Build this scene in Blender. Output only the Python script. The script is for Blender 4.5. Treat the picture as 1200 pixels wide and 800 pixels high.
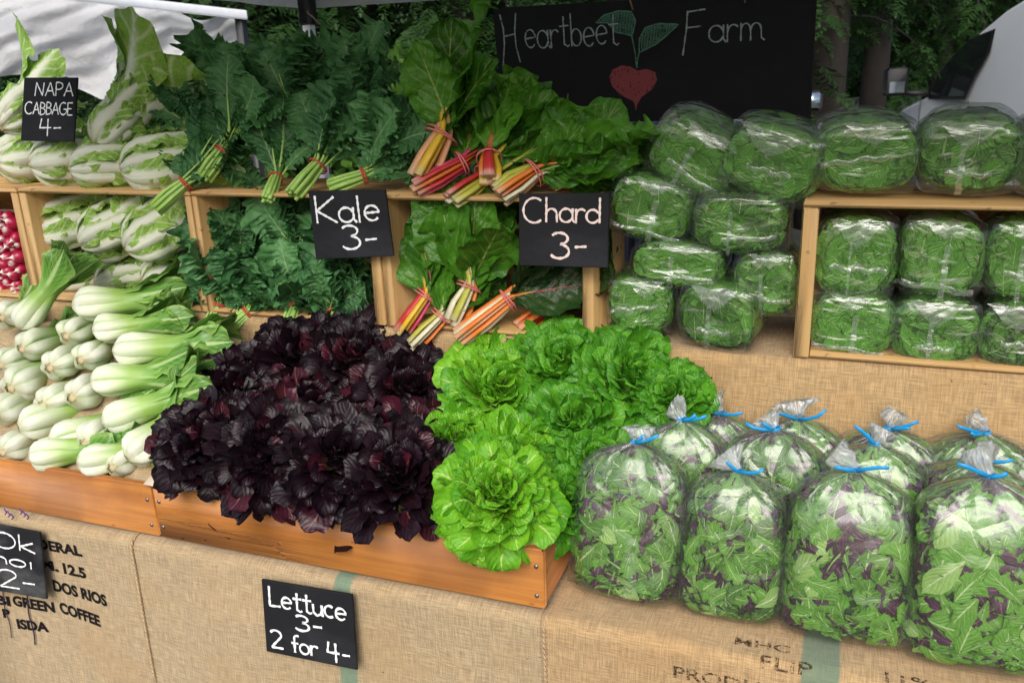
import bpy, math, random
import numpy as np
from mathutils import Matrix, Vector
R = math.radians
sc = bpy.context.scene
for o in list(bpy.data.objects):
    bpy.data.objects.remove(o)

# ------------------------------------------------------------------ camera
CAM = np.array([0.0, 0.0, 1.62])
FPX = 1000.0                                   # focal length in pixels of a 1200 px wide frame
YAW, PITCH, ROLL = R(20.85), R(17.32), R(2.0)
def cam_axes():
    cy, sy, cp, sp = math.cos(YAW), math.sin(YAW), math.cos(PITCH), math.sin(PITCH)
    f = np.array([-sy*cp, cy*cp, -sp]); r = np.array([cy, sy, 0.0]); d = np.cross(f, r)
    c, s = math.cos(ROLL), math.sin(ROLL)
    return c*r+s*d, -s*r+c*d, f
AX = cam_axes()
cd = bpy.data.cameras.new('camera'); cam = bpy.data.objects.new('camera', cd)
sc.collection.objects.link(cam); sc.camera = cam
cd.sensor_width = 36.0; cd.lens = 36.0*FPX/1200.0; cd.clip_start = 0.05; cd.clip_end = 600
m = Matrix.Identity(4)
for i in range(3):
    m[i][0], m[i][1], m[i][2], m[i][3] = AX[0][i], -AX[1][i], -AX[2][i], CAM[i]
cam.matrix_world = m
cd.dof.use_dof = True; cd.dof.focus_distance = 1.85; cd.dof.aperture_fstop = 7.0

# ------------------------------------------------------------------ light
w = bpy.data.worlds.new('World'); sc.world = w; w.use_nodes = True
nt = w.node_tree; nt.nodes.clear()
sky = nt.nodes.new('ShaderNodeTexSky'); sky.sky_type = 'NISHITA'; sky.sun_disc = False
SUN_EL, SUN_AZ = R(40), R(171)                 # azimuth clockwise from +Y: behind the camera, a little to its right
sky.sun_elevation = SUN_EL; sky.sun_rotation = SUN_AZ
sky.air_density = 1.0; sky.dust_density = 3.5; sky.ozone_density = 1.0
bg = nt.nodes.new('ShaderNodeBackground'); bg.inputs['Strength'].default_value = 0.08
wo = nt.nodes.new('ShaderNodeOutputWorld')
nt.links.new(sky.outputs[0], bg.inputs[0]); nt.links.new(bg.outputs[0], wo.inputs[0])
sd = bpy.data.lights.new('sun', 'SUN'); sd.energy = 1.5; sd.angle = R(42); sd.color = (1.0, 0.98, 0.95)
sun = bpy.data.objects.new('sun', sd); sc.collection.objects.link(sun)
sv = Vector((math.sin(SUN_AZ)*math.cos(SUN_EL), math.cos(SUN_AZ)*math.cos(SUN_EL), math.sin(SUN_EL)))
sun.rotation_euler = (-sv).to_track_quat('-Z', 'Y').to_euler()
sc.view_settings.view_transform = 'Standard'; sc.view_settings.look = 'None'
sc.view_settings.exposure = 0.84; sc.view_settings.gamma = 1.0; sc.view_settings.use_curve_mapping = False
sc.cycles.max_bounces = 4; sc.cycles.diffuse_bounces = 3; sc.cycles.glossy_bounces = 2; sc.cycles.transmission_bounces = 3; sc.cycles.transparent_max_bounces = 12
sc.cycles.use_denoising = True

# ------------------------------------------------------------------ helpers
COL = sc.collection
def ray(px, py): return (px-600)/FPX*AX[0]+(py-400)/FPX*AX[1]+AX[2]
def at(px, py, Y=None, Z=None, D=None):
    """the point of the place seen at a photo pixel, on the upright plane Y, the level Z or at depth D"""
    d = ray(px, py)
    k = D if D is not None else ((Y-CAM[1])/d[1] if Y is not None else (Z-CAM[2])/d[2])
    return Vector(CAM+d*k)
def slope_at(px, py, y0, z0, k=1.0):
    """on the sloping bank of produce z = z0 + k*(Y-y0)"""
    d = ray(px, py); t = (z0-CAM[2]+k*(CAM[1]-y0))/(d[2]-k*d[1])
    return Vector(CAM+d*t)
class MB:
    def __init__(s): s.v = []; s.f = []; s.mi = []; s.uv = []
    def add(s, verts, faces, mi=0, uvs=None):
        b = len(s.v); s.v += [tuple(p) for p in verts]
        s.f += [tuple(i+b for i in f) for f in faces]; s.mi += [mi]*len(faces)
        s.uv += [tuple(u) for u in uvs] if uvs is not None else [(0.5, 0.5)]*len(verts)
    def box(s, lo, hi, mi=0, M=None, bev=0.0):
        x0, y0, z0 = lo; x1, y1, z1 = hi
        if bev <= 0:
            vs = [(x0,y0,z0),(x1,y0,z0),(x1,y1,z0),(x0,y1,z0),(x0,y0,z1),(x1,y0,z1),(x1,y1,z1),(x0,y1,z1)]
            fs = [(0,3,2,1),(4,5,6,7),(0,1,5,4),(1,2,6,5),(2,3,7,6),(3,0,4,7)]
        else:
            vs, fs = [], []
            c = [(x0+x1)/2, (y0+y1)/2, (z0+z1)/2]; h = [(x1-x0)/2, (y1-y0)/2, (z1-z0)/2]; b = min(bev, min(h)*.45)
            idx = {}
            for sx in (-1,1):
                for sy in (-1,1):
                    for sz in (-1,1):
                        for a in range(3):
                            q = [h[0]-b, h[1]-b, h[2]-b]; q[a] = h[a]
                            idx[(sx,sy,sz,a)] = len(vs)
                            vs.append((c[0]+sx*q[0], c[1]+sy*q[1], c[2]+sz*q[2]))
            g = lambda sx,sy,sz,a: idx[(sx,sy,sz,a)]
            for a in range(3):
                o = [k for k in range(3) if k != a]
                for s0 in (-1,1):
                    q = []
                    for (p, r_) in ((-1,-1),(1,-1),(1,1),(-1,1)):
                        k = [0,0,0]; k[a] = s0; k[o[0]] = p; k[o[1]] = r_; q.append(g(*k, a))
                    fs.append(tuple(q))
            for a in range(3):
                o = [k for k in range(3) if k != a]
                for p in (-1,1):
                    for r_ in (-1,1):
                        k1 = [0,0,0]; k1[a] = -1; k1[o[0]] = p; k1[o[1]] = r_; k2 = list(k1); k2[a] = 1
                        fs.append((g(*k1,o[0]), g(*k2,o[0]), g(*k2,o[1]), g(*k1,o[1])))
            for sx in (-1,1):
                for sy in (-1,1):
                    for sz in (-1,1): fs.append((g(sx,sy,sz,0), g(sx,sy,sz,1), g(sx,sy,sz,2)))
        if M is not None: vs = [M @ Vector(p) for p in vs]
        s.add(vs, fs, mi); return s
    def tube(s, pts, rad, n=8, mi=0, cap=True, flat=1.0):
        pts = [Vector(p) for p in pts]
        if not hasattr(rad, '__len__'): rad = [rad]*len(pts)
        vs, fs, uv = [], [], []; ref = None
        for i, p in enumerate(pts):
            t = (pts[min(i+1, len(pts)-1)]-pts[max(i-1, 0)]).normalized()
            if ref is None: ref = Vector((0,0,1)) if abs(t.z) < .9 else Vector((1,0,0))
            a = (ref-t*ref.dot(t)).normalized(); b = t.cross(a); ref = a
            for k in range(n):
                th = 2*math.pi*k/n
                vs.append(p+(a*math.cos(th)*flat+b*math.sin(th))*rad[i]); uv.append((k/n, i/max(1, len(pts)-1)))
        for i in range(len(pts)-1):
            for k in range(n):
                fs.append((i*n+k, i*n+(k+1)%n, (i+1)*n+(k+1)%n, (i+1)*n+k))
        if cap: fs += [tuple(range(n))[::-1], tuple((len(pts)-1)*n+k for k in range(n))]
        s.add(vs, fs, mi, uv); return s
    def lathe(s, prof, n=16, mi=0, M=None):
        vs, fs, uv = [], [], []
        for i, (r_, z) in enumerate(prof):
            for k in range(n):
                th = 2*math.pi*k/n; p = Vector((r_*math.cos(th), r_*math.sin(th), z))
                vs.append(M @ p if M is not None else p); uv.append((k/n, i/(len(prof)-1)))
        for i in range(len(prof)-1):
            for k in range(n): fs.append((i*n+k, i*n+(k+1)%n, (i+1)*n+(k+1)%n, (i+1)*n+k))
        s.add(vs, fs, mi, uv); return s
    def ring(s, c, axis, R_, r_, n=18, k=6, mi=0, sq=1.0):
        axis = Vector(axis).normalized(); a = axis.orthogonal().normalized(); b = axis.cross(a)
        vs, fs = [], []
        for i in range(n):
            th = 2*math.pi*i/n; e = a*math.cos(th)+b*math.sin(th)*sq
            for j in range(k):
                ph = 2*math.pi*j/k; vs.append(Vector(c)+e*(R_+r_*math.cos(ph))+axis*(r_*math.sin(ph)*1.5))
        for i in range(n):
            for j in range(k): fs.append((i*k+j, ((i+1)%n)*k+j, ((i+1)%n)*k+(j+1)%k, i*k+(j+1)%k))
        s.add(vs, fs, mi); return s
    def mesh(s, name, mats, smooth=True):
        me = bpy.data.meshes.new(name); me.from_pydata(s.v, [], s.f)
        for mt in (mats if isinstance(mats, (list, tuple)) else [mats]): me.materials.append(mt)
        if any(s.mi): me.polygons.foreach_set('material_index', s.mi)
        if smooth: me.polygons.foreach_set('use_smooth', [True]*len(s.f))
        ul = me.uv_layers.new(name='UVMap'); li = np.empty(len(me.loops), np.int32); me.loops.foreach_get('vertex_index', li)
        ul.data.foreach_set('uv', np.array(s.uv, np.float32)[li].ravel())
        me.update(); return me
def npmesh(name, V, F, mats, UV=None, mi=None, tone=None, smooth=True):
    """mesh from numpy arrays: V (n,3), F (m,k) faces of one size"""
    me = bpy.data.meshes.new(name); n, mf = len(V), len(F); k = F.shape[1]
    me.vertices.add(n); me.vertices.foreach_set('co', np.asarray(V, np.float32).ravel())
    me.loops.add(mf*k); me.loops.foreach_set('vertex_index', np.asarray(F, np.int32).ravel())
    me.polygons.add(mf); me.polygons.foreach_set('loop_start', np.arange(0, mf*k, k, dtype=np.int32))
    for mt in (mats if isinstance(mats, (list, tuple)) else [mats]): me.materials.append(mt)
    if mi is not None: me.polygons.foreach_set('material_index', np.asarray(mi, np.int32))
    if smooth: me.polygons.foreach_set('use_smooth', np.ones(mf, bool))
    if UV is not None:
        ul = me.uv_layers.new(name='UVMap'); ul.data.foreach_set('uv', np.asarray(UV, np.float32)[F.ravel()].ravel())
    if tone is not None:
        a = me.attributes.new('tone', 'FLOAT', 'POINT'); a.data.foreach_set('value', np.asarray(tone, np.float32))
    me.update(calc_edges=True); me.validate(); return me
def scatter(templates, mats4, which, rng, mat_of=None):
    """copies of small leaf templates (V,F,UV) under 4x4 matrices, merged to arrays with a tone per copy"""
    Vs, Fs, Us, Ms, Ts, b = [], [], [], [], [], 0
    for M, k in zip(mats4, which):
        V, F, U = templates[k]; Vs.append(V@M[:3,:3].T+M[:3,3]); Fs.append(F+b); Us.append(U); b += len(V)
        Ms.append(np.full(len(F), mat_of[k] if mat_of else 0)); Ts.append(np.full(len(V), rng.random()))
    return np.vstack(Vs), np.vstack(Fs), np.vstack(Us), np.concatenate(Ms), np.concatenate(Ts)
def link(name, me, parent=None, M=None):
    o = bpy.data.objects.new(name, me); COL.objects.link(o)
    if parent is not None: o.parent = parent
    if M is not None: o.matrix_basis = M
    return o
def tag(o, label, cat, group=None):
    o['label'] = label; o['category'] = cat
    if group: o['group'] = group
    return o
def thing(name, label, cat, M=None, group=None):
    o = bpy.data.objects.new(name, None); COL.objects.link(o); o.empty_display_size = .05
    if M is not None: o.matrix_basis = M
    return tag(o, label, cat, group)
def struct(o): o['kind'] = 'structure'; return o
def frame(p, y, z, s=1.0):
    """matrix at p whose Y axis runs along y and whose Z axis leans to z"""
    y = Vector(y).normalized(); z = Vector(z); z = z-y*z.dot(y)
    z = z.normalized() if z.length > 1e-6 else y.orthogonal().normalized()
    x = y.cross(z); sx, sy, sz = s if hasattr(s, '__len__') else (s, s, s)
    M = Matrix.Identity(4)
    for i in range(3): M[i][0], M[i][1], M[i][2], M[i][3] = x[i]*sx, y[i]*sy, z[i]*sz, p[i]
    return M

# ------------------------------------------------------------------ materials
class NT:
    def __init__(s, name):
        s.m = bpy.data.materials.new(name); s.m.use_nodes = True; s.t = s.m.node_tree; s.t.nodes.clear()
        s.out = s.t.nodes.new('ShaderNodeOutputMaterial')
    def n(s, typ, ins=None, **kw):
        nd = s.t.nodes.new('ShaderNode'+typ)
        for k, v in kw.items(): setattr(nd, k, v)
        for k, v in (ins or {}).items():
            if hasattr(v, 'is_output') or isinstance(v, bpy.types.NodeSocket): s.t.links.new(v, nd.inputs[k])
            else: nd.inputs[k].default_value = v
        return nd
    def math(s, op, a, b=0.0, c=None, clamp=False):
        ins = {0: a, 1: b}
        if c is not None: ins[2] = c
        return s.n('Math', ins, operation=op, use_clamp=clamp).outputs[0]
    def mix(s, f, a, b, blend='MIX'):
        nd = s.n('Mix', data_type='RGBA', blend_type=blend)
        for k, v in ((0, f), (6, a), (7, b)):
            if isinstance(v, bpy.types.NodeSocket): s.t.links.new(v, nd.inputs[k])
            else: nd.inputs[k].default_value = (*v, 1) if hasattr(v, '__len__') and len(v) == 3 else v
        return nd.outputs[2]
    def ramp(s, f, stops):
        nd = s.n('ValToRGB', {0: f}); e = nd.color_ramp.elements
        while len(e) < len(stops): e.new(0.5)
        for el, (p, c) in zip(e, stops): el.position = p; el.color = (*c, 1) if len(c) == 3 else c
        return nd.outputs[0]
    def step(s, x, a, b):
        return s.n('MapRange', {0: x, 1: a, 2: b, 3: 0.0, 4: 1.0}, interpolation_type='SMOOTHSTEP').outputs[0]
    def noise(s, scale, vec=None, detail=3.0, rough=.55, dist=0.0):
        ins = {'Scale': scale, 'Detail': detail, 'Roughness': rough, 'Distortion': dist}
        if vec is not None: ins['Vector'] = vec
        return s.n('TexNoise', ins).outputs[0]
    def bump(s, h, strength, dist): return s.n('Bump', {'Height': h, 'Strength': strength, 'Distance': dist}).outputs[0]
    def done(s, sh): s.t.links.new(sh, s.out.inputs[0]); return s.m
def rgb(c): return (*c, 1.0)
def plain(name, col, rough=.6, metal=0.0, var=.12, scale=30, bump=0.0, bscale=200, coat=0.0, spec=.5):
    t = NT(name); oc = t.n('TexCoord').outputs['Object']
    nz = t.noise(scale, oc); c = t.mix(nz, tuple(x*(1-var) for x in col), tuple(min(1, x*(1+var)) for x in col))
    ins = {'Base Color': c, 'Roughness': rough, 'Metallic': metal, 'Coat Weight': coat, 'Specular IOR Level': spec}
    if bump: ins['Normal'] = t.bump(t.noise(bscale, oc), bump, .002)
    return t.done(t.n('BsdfPrincipled', ins).outputs[0])
def leafmat(name, dark, light, rib=(.5,.6,.3), ribw=.10, rough=.38, transl=.25, tcol=None, veins=.35, vein_n=9, crinkle=.5, cscale=70, tip=None, base=None, spec=.32, tw=.55, nw=.9):
    """leaf colours: midrib and side veins from the leaf's own UV, tone from noise and from each leaf"""
    t = NT(name); tc = t.n('TexCoord'); uv = t.n('SeparateXYZ', {0: tc.outputs['UV']}); U, V = uv.outputs[0], uv.outputs[1]
    a = t.math('MULTIPLY', t.math('ABSOLUTE', t.math('SUBTRACT', U, .5)), 2.0)
    tone = t.math('ADD', t.n('ObjectInfo').outputs['Random'], t.n('Attribute', attribute_name='tone').outputs['Fac'])
    nz = t.noise(28, tc.outputs['Object'], 4)
    f = t.math('ADD', t.math('MULTIPLY', tone, tw), t.math('MULTIPLY', t.math('SUBTRACT', nz, .3), nw), clamp=True)
    c = t.mix(f, dark, light)
    if tip: c = t.mix(t.math('MULTIPLY', t.step(V, .55, 1.0), .8), c, tip)
    if base: c = t.mix(t.step(V, .55, .12), c, base)
    vw = t.math('FRACT', t.math('SUBTRACT', t.math('MULTIPLY', V, float(vein_n)), t.math('MULTIPLY', a, 2.6)))
    vd = t.math('ABSOLUTE', t.math('SUBTRACT', vw, .5))
    vm = t.math('MULTIPLY', t.step(vd, .12, .02), t.step(a, 1.0, .45))
    c = t.mix(t.math('MULTIPLY', vm, veins), c, rib)
    rw = t.math('MULTIPLY', t.math('SUBTRACT', 1.12, V), ribw)
    rm = t.step(a, rw, t.math('MULTIPLY', rw, .45))
    c = t.mix(rm, c, rib)
    h = t.math('ADD', t.math('MULTIPLY', vd, .8), t.math('MULTIPLY', t.noise(cscale, tc.outputs['Object'], 3), 1.3))
    nb = t.bump(h, crinkle, .004)
    p = t.n('BsdfPrincipled', {'Base Color': c, 'Roughness': rough, 'Normal': nb, 'Specular IOR Level': spec})
    tr = t.n('BsdfTranslucent', {'Color': t.mix(.5, c, tcol or light), 'Normal': nb})
    return t.done(t.n('MixShader', {0: transl, 1: p.outputs[0], 2: tr.outputs[0]}).outputs[0])
def woodmat(name, c1, c2, scale=1.0, rough=.5, coat=0.0, axis=0):
    t = NT(name); tc = t.n('TexCoord'); oi = t.n('ObjectInfo')
    sc3 = [55.0*scale]*3; sc3[axis] = 2.6*scale
    mp = t.n('Mapping', {0: tc.outputs['Object'], 1: t.n('CombineXYZ', {0: t.math('MULTIPLY', oi.outputs['Random'], 7.0), 1: 0.0, 2: t.math('MULTIPLY', oi.outputs['Random'], 3.0)}).outputs[0], 3: tuple(sc3)}).outputs[0]
    g = t.noise(1.0, mp, 6, .65, .8); big = t.noise(5, tc.outputs['Object'], 3)
    mp2 = t.n('Mapping', {0: mp, 3: (3.0, 3.0, 3.0)}).outputs[0]; fine = t.noise(1.0, mp2, 4, .7)
    c = t.mix(t.step(g, .3, .72), c2, c1)
    c = t.mix(t.math('MULTIPLY', t.step(fine, .55, .8), .45), c, tuple(x*.5 for x in c2))
    c = t.mix(t.math('MULTIPLY', t.step(big, .5, .75), .35), c, c2)
    kn = t.n('TexVoronoi', {'Vector': t.n('Mapping', {0: tc.outputs['Object'], 3: (5.0, 5.0, 11.0)}).outputs[0], 'Scale': 1.3}).outputs[0]
    c = t.mix(t.math('MULTIPLY', t.step(kn, .13, .03), .75), c, tuple(x*.3 for x in c2))
    c = t.mix(t.math('MULTIPLY', oi.outputs['Random'], .25), c, tuple(x*.8 for x in c1))
    gr = t.noise(2.3, tc.outputs['Object'], 5, .6, .5); c = t.mix(t.math('MULTIPLY', t.step(gr, .52, .70), .40), c, tuple(x*.42 for x in c2))
    dn = t.noise(1.0, t.n('Mapping', {0: tc.outputs['Object'], 3: (26.0, 26.0, 40.0)}).outputs[0], 2, .5); c = t.mix(t.math('MULTIPLY', t.step(dn, .70, .76), .55), c, tuple(x*.35 for x in c2))
    nb = t.bump(t.math('SUBTRACT', g, t.math('MULTIPLY', t.step(dn, .68, .78), 1.2)), .35, .0015)
    return t.done(t.n('BsdfPrincipled', {'Base Color': c, 'Roughness': t.math('ADD', rough, t.math('MULTIPLY', fine, .15)), 'Normal': nb, 'Coat Weight': coat}).outputs[0])
def burlapmat(name, base, stripes=(), stripe_col=(.09,.25,.18)):
    """woven jute: UV is laid out in metres (x along the cloth, y down it)"""
    t = NT(name); tc = t.n('TexCoord'); uv = tc.outputs['UV']
    wob = t.n('TexNoise', {'Vector': uv, 'Scale': 9.0, 'Detail': 3.0}).outputs['Color']
    v2 = t.n('VectorMath', {0: uv, 1: t.n('VectorMath', {0: wob, 3: .010}, operation='SCALE').outputs[0]}, operation='ADD').outputs[0]
    P = 2*math.pi
    s3 = t.n('SeparateXYZ', {0: v2}); n1 = 300.0
    wx = t.math('SINE', t.math('MULTIPLY', s3.outputs[0], P*n1)); wy = t.math('SINE', t.math('MULTIPLY', s3.outputs[1], P*n1))
    wv = t.math('MULTIPLY', wx, wy)
    slub_x = t.noise(1.0, t.n('Mapping', {0: v2, 3: (24.0, 420.0, 1.0)}).outputs[0], 3, .6)
    slub_y = t.noise(1.0, t.n('Mapping', {0: v2, 3: (420.0, 24.0, 1.0)}).outputs[0], 3, .6)
    sl = t.math('ADD', slub_x, slub_y)
    big = t.noise(5.5, uv, 4); spk = t.noise(85, uv, 2, .5)
    c = t.mix(t.step(sl, .72, 1.28), tuple(x*.62 for x in base), tuple(min(1, x*1.22) for x in base))
    c = t.mix(t.math('MULTIPLY', t.step(wv, .1, -.9), .35), c, tuple(x*.35 for x in base))
    c = t.mix(t.math('MULTIPLY', t.step(big, .4, .75), .45), c, (base[0]*.86, base[1]*.74, base[2]*.58))
    c = t.mix(t.math('MULTIPLY', t.step(spk, .73, .78), .8), c, (.10,.045,.02))
    for (x0, x1) in stripes:
        xx = t.n('SeparateXYZ', {0: v2}).outputs[0]
        mk = t.math('MULTIPLY', t.step(xx, x0-.003, x0+.003), t.step(xx, x1+.003, x1-.003))
        mk = t.math('MULTIPLY', mk, t.math('ADD', .35, t.math('MULTIPLY', t.step(wv, -.6, .5), .6)))
        c = t.mix(mk, c, stripe_col)
    h = t.math('ADD', t.math('MULTIPLY', wv, .5), t.math('MULTIPLY', sl, 1.0))
    nb = t.bump(h, .7, .0012)
    return t.done(t.n('BsdfPrincipled', {'Base Color': c, 'Roughness': .95, 'Normal': nb, 'Specular IOR Level': .1, 'Sheen Weight': .15}).outputs[0])
def filmmat(name, haze=.05, wr=1.0, tint=(.97,.985,.98), rough=.17, top=0.0):
    """thin clear plastic: see-through, glossy, crumpled; a little milky where it is doubled"""
    t = NT(name); tc = t.n('TexCoord'); oi = t.n('ObjectInfo')
    off = t.n('CombineXYZ', {0: t.math('MULTIPLY', oi.outputs['Random'], 9.0), 1: 0.0, 2: t.math('MULTIPLY', oi.outputs['Random'], 5.0)}).outputs[0]
    v = t.n('VectorMath', {0: tc.outputs['Object'], 1: off}, operation='ADD').outputs[0]
    w1 = t.noise(1.0, t.n('Mapping', {0: v, 3: (9.0, 9.0, 26.0)}).outputs[0], 2, .45, 1.0)
    w2 = t.n('TexVoronoi', {'Vector': v, 'Scale': 13.0}, feature='DISTANCE_TO_EDGE').outputs[0]
    h = t.math('ADD', t.math('MULTIPLY', w1, 1.3), t.math('MULTIPLY', t.math('MINIMUM', w2, .15), 1.5))
    nb = t.bump(h, .34*wr, .018)
    fr = t.n('Fresnel', {'IOR': 1.5, 'Normal': nb}).outputs[0]
    tr = t.n('BsdfTransparent', {'Color': rgb(tint)}).outputs[0]
    gl = t.n('BsdfGlossy', {'Color': (1,1,1,1), 'Roughness': rough, 'Normal': nb}).outputs[0]
    df = t.n('BsdfDiffuse', {'Color': (.85,.88,.88,1), 'Normal': nb}).outputs[0]
    crease = t.math('MULTIPLY', t.step(w1, .60, .75), .045)
    hz = t.math('ADD', crease, haze)
    if top:      # pleated film doubled towards the tied neck: its reflections painted as white haze
        V = t.n('SeparateXYZ', {0: tc.outputs['UV']}).outputs[1]
        pl = t.noise(1.0, t.n('Mapping', {0: tc.outputs['UV'], 3: (46.0, 3.0, 1.0)}).outputs[0], 3, .6)
        hz = t.math('ADD', hz, t.math('MULTIPLY', t.math('MULTIPLY', t.step(V, .45, .98), t.step(pl, .30, .68)), top))
    a = t.n('MixShader', {0: hz, 1: tr, 2: df}).outputs[0]
    return t.done(t.n('MixShader', {0: t.math('MINIMUM', t.math('MULTIPLY', fr, 1.5), .34), 1: a, 2: gl}).outputs[0])
def chalkmat(name, col, cover=.55, scale=260):
    t = NT(name); tc = t.n('TexCoord')
    n1 = t.noise(scale, tc.outputs['Object'], 2, .6); 
    n2 = t.noise(scale*.22, tc.outputs['Object'], 3, .6)
    k = t.math('MULTIPLY', t.step(t.math('ADD', t.math('MULTIPLY', n1, .65), t.math('MULTIPLY', n2, .35)), .60-cover*.5, .80-cover*.5), .92)
    d = t.n('BsdfDiffuse', {'Color': rgb(col)}).outputs[0]; tr = t.n('BsdfTransparent').outputs[0]
    return t.done(t.n('MixShader', {0: k, 1: tr, 2: d}).outputs[0])
def boardmat(name, smear=.06):
    t = NT(name); tc = t.n('TexCoord'); oc = tc.outputs['Object']
    s1 = t.noise(1.0, t.n('Mapping', {0: oc, 3: (9.0, 9.0, 16.0), 2: (.3,.4,.6)}).outputs[0], 5, .6)
    s2 = t.noise(160, oc, 3, .7)
    c = t.mix(t.math('MULTIPLY', t.step(s1, .42, .75), t.math('ADD', .5, t.math('MULTIPLY', s2, .8))), (.010,.011,.014), (.010+smear,.011+smear,.016+smear))
    return t.done(t.n('BsdfPrincipled', {'Base Color': c, 'Roughness': .75, 'Specular IOR Level': .25, 'Normal': t.bump(t.noise(300, oc), .15, .001)}).outputs[0])
# ------------------------------------------------------------------ shared materials
M_PINE = woodmat('pine_crate_wood', (.60,.39,.16), (.46,.26,.09), axis=0)
M_PINEZ = woodmat('pine_crate_wood_upright', (.60,.39,.16), (.46,.26,.09), axis=2)
M_ORANGE = woodmat('varnished_crate_wood', (.53,.215,.040), (.36,.12,.022), scale=.8, rough=.42, axis=0)
M_ORANGEY = woodmat('varnished_crate_end_wood', (.40,.16,.05), (.26,.09,.025), scale=.8, rough=.45, axis=1)
M_TABLE = woodmat('table_wood', (.30,.19,.10), (.18,.11,.06))
M_FILM = filmmat('clear_film', .015, 1.0)
M_FILM2 = filmmat('doubled_film', .10, 1.2)
M_FILM3 = filmmat('salad_bag_film', .015, 1.1, rough=.22, top=.14)
M_FILM4 = filmmat('film_tuft', .24, 1.2, rough=.28)
M_NAIL = plain('nail_steel', (.25,.24,.23), .4, .9)
M_BAND = plain('rubber_band_red', (.50,.07,.045), .5)
M_BLACKPLASTIC = plain('black_plastic', (.015,.015,.017), .45)
M_STEELWHITE = plain('white_painted_steel', (.72,.73,.74), .4)
SHELF_Z, SHELF_Y, TABLE_Z, EDGE_Y = 1.05, 1.735, .66, 1.275

# ------------------------------------------------------------------ ground
def groundmat():
    t = NT('gravel_ground'); oc = t.n('TexCoord').outputs['Object']
    n1 = t.noise(.35, oc, 5); n2 = t.noise(45, oc, 3)
    c = t.mix(t.step(n1, .42, .6), (.055,.075,.03), (.15,.145,.135)); c = t.mix(n2, c, (.07,.07,.065))
    return t.done(t.n('BsdfPrincipled', {'Base Color': c, 'Roughness': .95, 'Normal': t.bump(n2, .6, .02)}).outputs[0])
g = MB(); g.add([(-300,-300,0),(300,-300,0),(300,300,0),(-300,300,0)], [(0,1,2,3)])
struct(link('ground', g.mesh('ground', groundmat(), False)))

# ------------------------------------------------------------------ tables under the cloths
def table(name, label, x0, x1, y0, y1, top):
    t = thing(name, label, 'table', Matrix.Translation((x0, y0, 0))); W, D = x1-x0, y1-y0
    nb = 3
    for i in range(nb):
        b = MB(); b.box((0, D*i/nb+.003, top-.03), (W, D*(i+1)/nb-.003, top-.004), bev=.003); link('plank', b.mesh('plank', M_TABLE), t)
    for (x, y) in ((.04,.03),(W-.09,.03),(.04,D-.08),(W-.09,D-.08)):
        b = MB(); b.box((x, y, 0), (x+.05, y+.05, top-.031), bev=.003); link('leg', b.mesh('leg', M_TABLE), t)
table('market_table', 'low front table hidden under the burlap sacks at the front', -2.75, 1.15, EDGE_Y+.012, SHELF_Y-.02, TABLE_Z)
table('display_shelf', 'taller rear table behind, holding the pine crates, under burlap', -2.75, 1.15, SHELF_Y+.015, 2.18, SHELF_Z)

# ------------------------------------------------------------------ burlap sacks
def drape_front(x, s):
    """point of the front cloth: s metres from the back of the table top, over the edge and down"""
    flat = SHELF_Y-.01-EDGE_Y; r_ = .022
    hang = .009*math.sin(x*5.2+1.0)+.005*math.sin(x*11.3+s*2)+.0025*math.sin(x*23+s*5)
    if s < flat-r_: return (x, SHELF_Y-.01-s, TABLE_Z+.0015*math.sin(x*17+s*30))
    a = (s-(flat-r_))/r_
    if a < math.pi/2: return (x, EDGE_Y+r_-r_*math.sin(a), TABLE_Z-r_+r_*math.cos(a))
    d = s-(flat-r_)-r_*math.pi/2
    k = min(1, d/.12)
    return (x, EDGE_Y-hang*k-.012*k*math.sin(min(d, .5)*2.2), TABLE_Z-r_-d)
def drape_n(x, s):
    e = 1e-3; p = Vector(drape_front(x, s)); a = Vector(drape_front(x+e, s))-p; b = Vector(drape_front(x, s+e))-p
    return a.cross(-b).normalized() if False else (b.cross(a)).normalized()
def cloth(name, label, x0, x1, smax, mat, lift=0.0, f=drape_front, nx=None, ns=120, s0=0.0):
    nx = nx or max(8, int((x1-x0)/.02)); b = MB(); vs, fs, uv = [], [], []
    for i in range(nx+1):
        x = x0+(x1-x0)*i/nx
        for j in range(ns+1):
            s = s0+(smax-s0)*j/ns; p = Vector(f(x, s))
            vs.append(p+Vector((0, -lift, lift))); uv.append((x, s))
    for i in range(nx):
        for j in range(ns): q = i*(ns+1)+j; fs.append((q, q+1, q+ns+2, q+ns+1))
    b.add(vs, fs, 0, uv)
    o = link(name, b.mesh(name, mat)); sm = o.modifiers.new('thickness', 'SOLIDIFY'); sm.thickness = .0015; sm.offset = -1
    return tag(o, label, 'burlap sack')
JUTE = (.49,.37,.22)
xs = [at(165, 690, Y=EDGE_Y)[0], at(640, 740, Y=EDGE_Y)[0]]
st1 = at(403, 690, Y=EDGE_Y)[0]
sack_l = cloth('burlap_sack', 'tan burlap coffee sack with black print hanging at the left corner', -2.72, xs[0], 1.02, burlapmat('burlap_coffee_sack', JUTE), .002)
sack_m = cloth('burlap_sack', 'plain burlap sack with a green stripe hanging behind the lettuce sign', xs[0]-.012, xs[1], 1.02, burlapmat('burlap_plain_sack', JUTE, [(st1-.019, st1+.019)]), .0)
xs2 = at(965, 782, Z=TABLE_Z)[0]
sack_r = cloth('burlap_sack', 'burlap sack with faded brown print lying under the salad bags', xs[1]-.012, 1.15, 1.02, burlapmat('burlap_faded_sack', (.52,.355,.185), [(xs2-.030, xs2+.030)], (.06,.20,.15)), .002)
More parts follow.
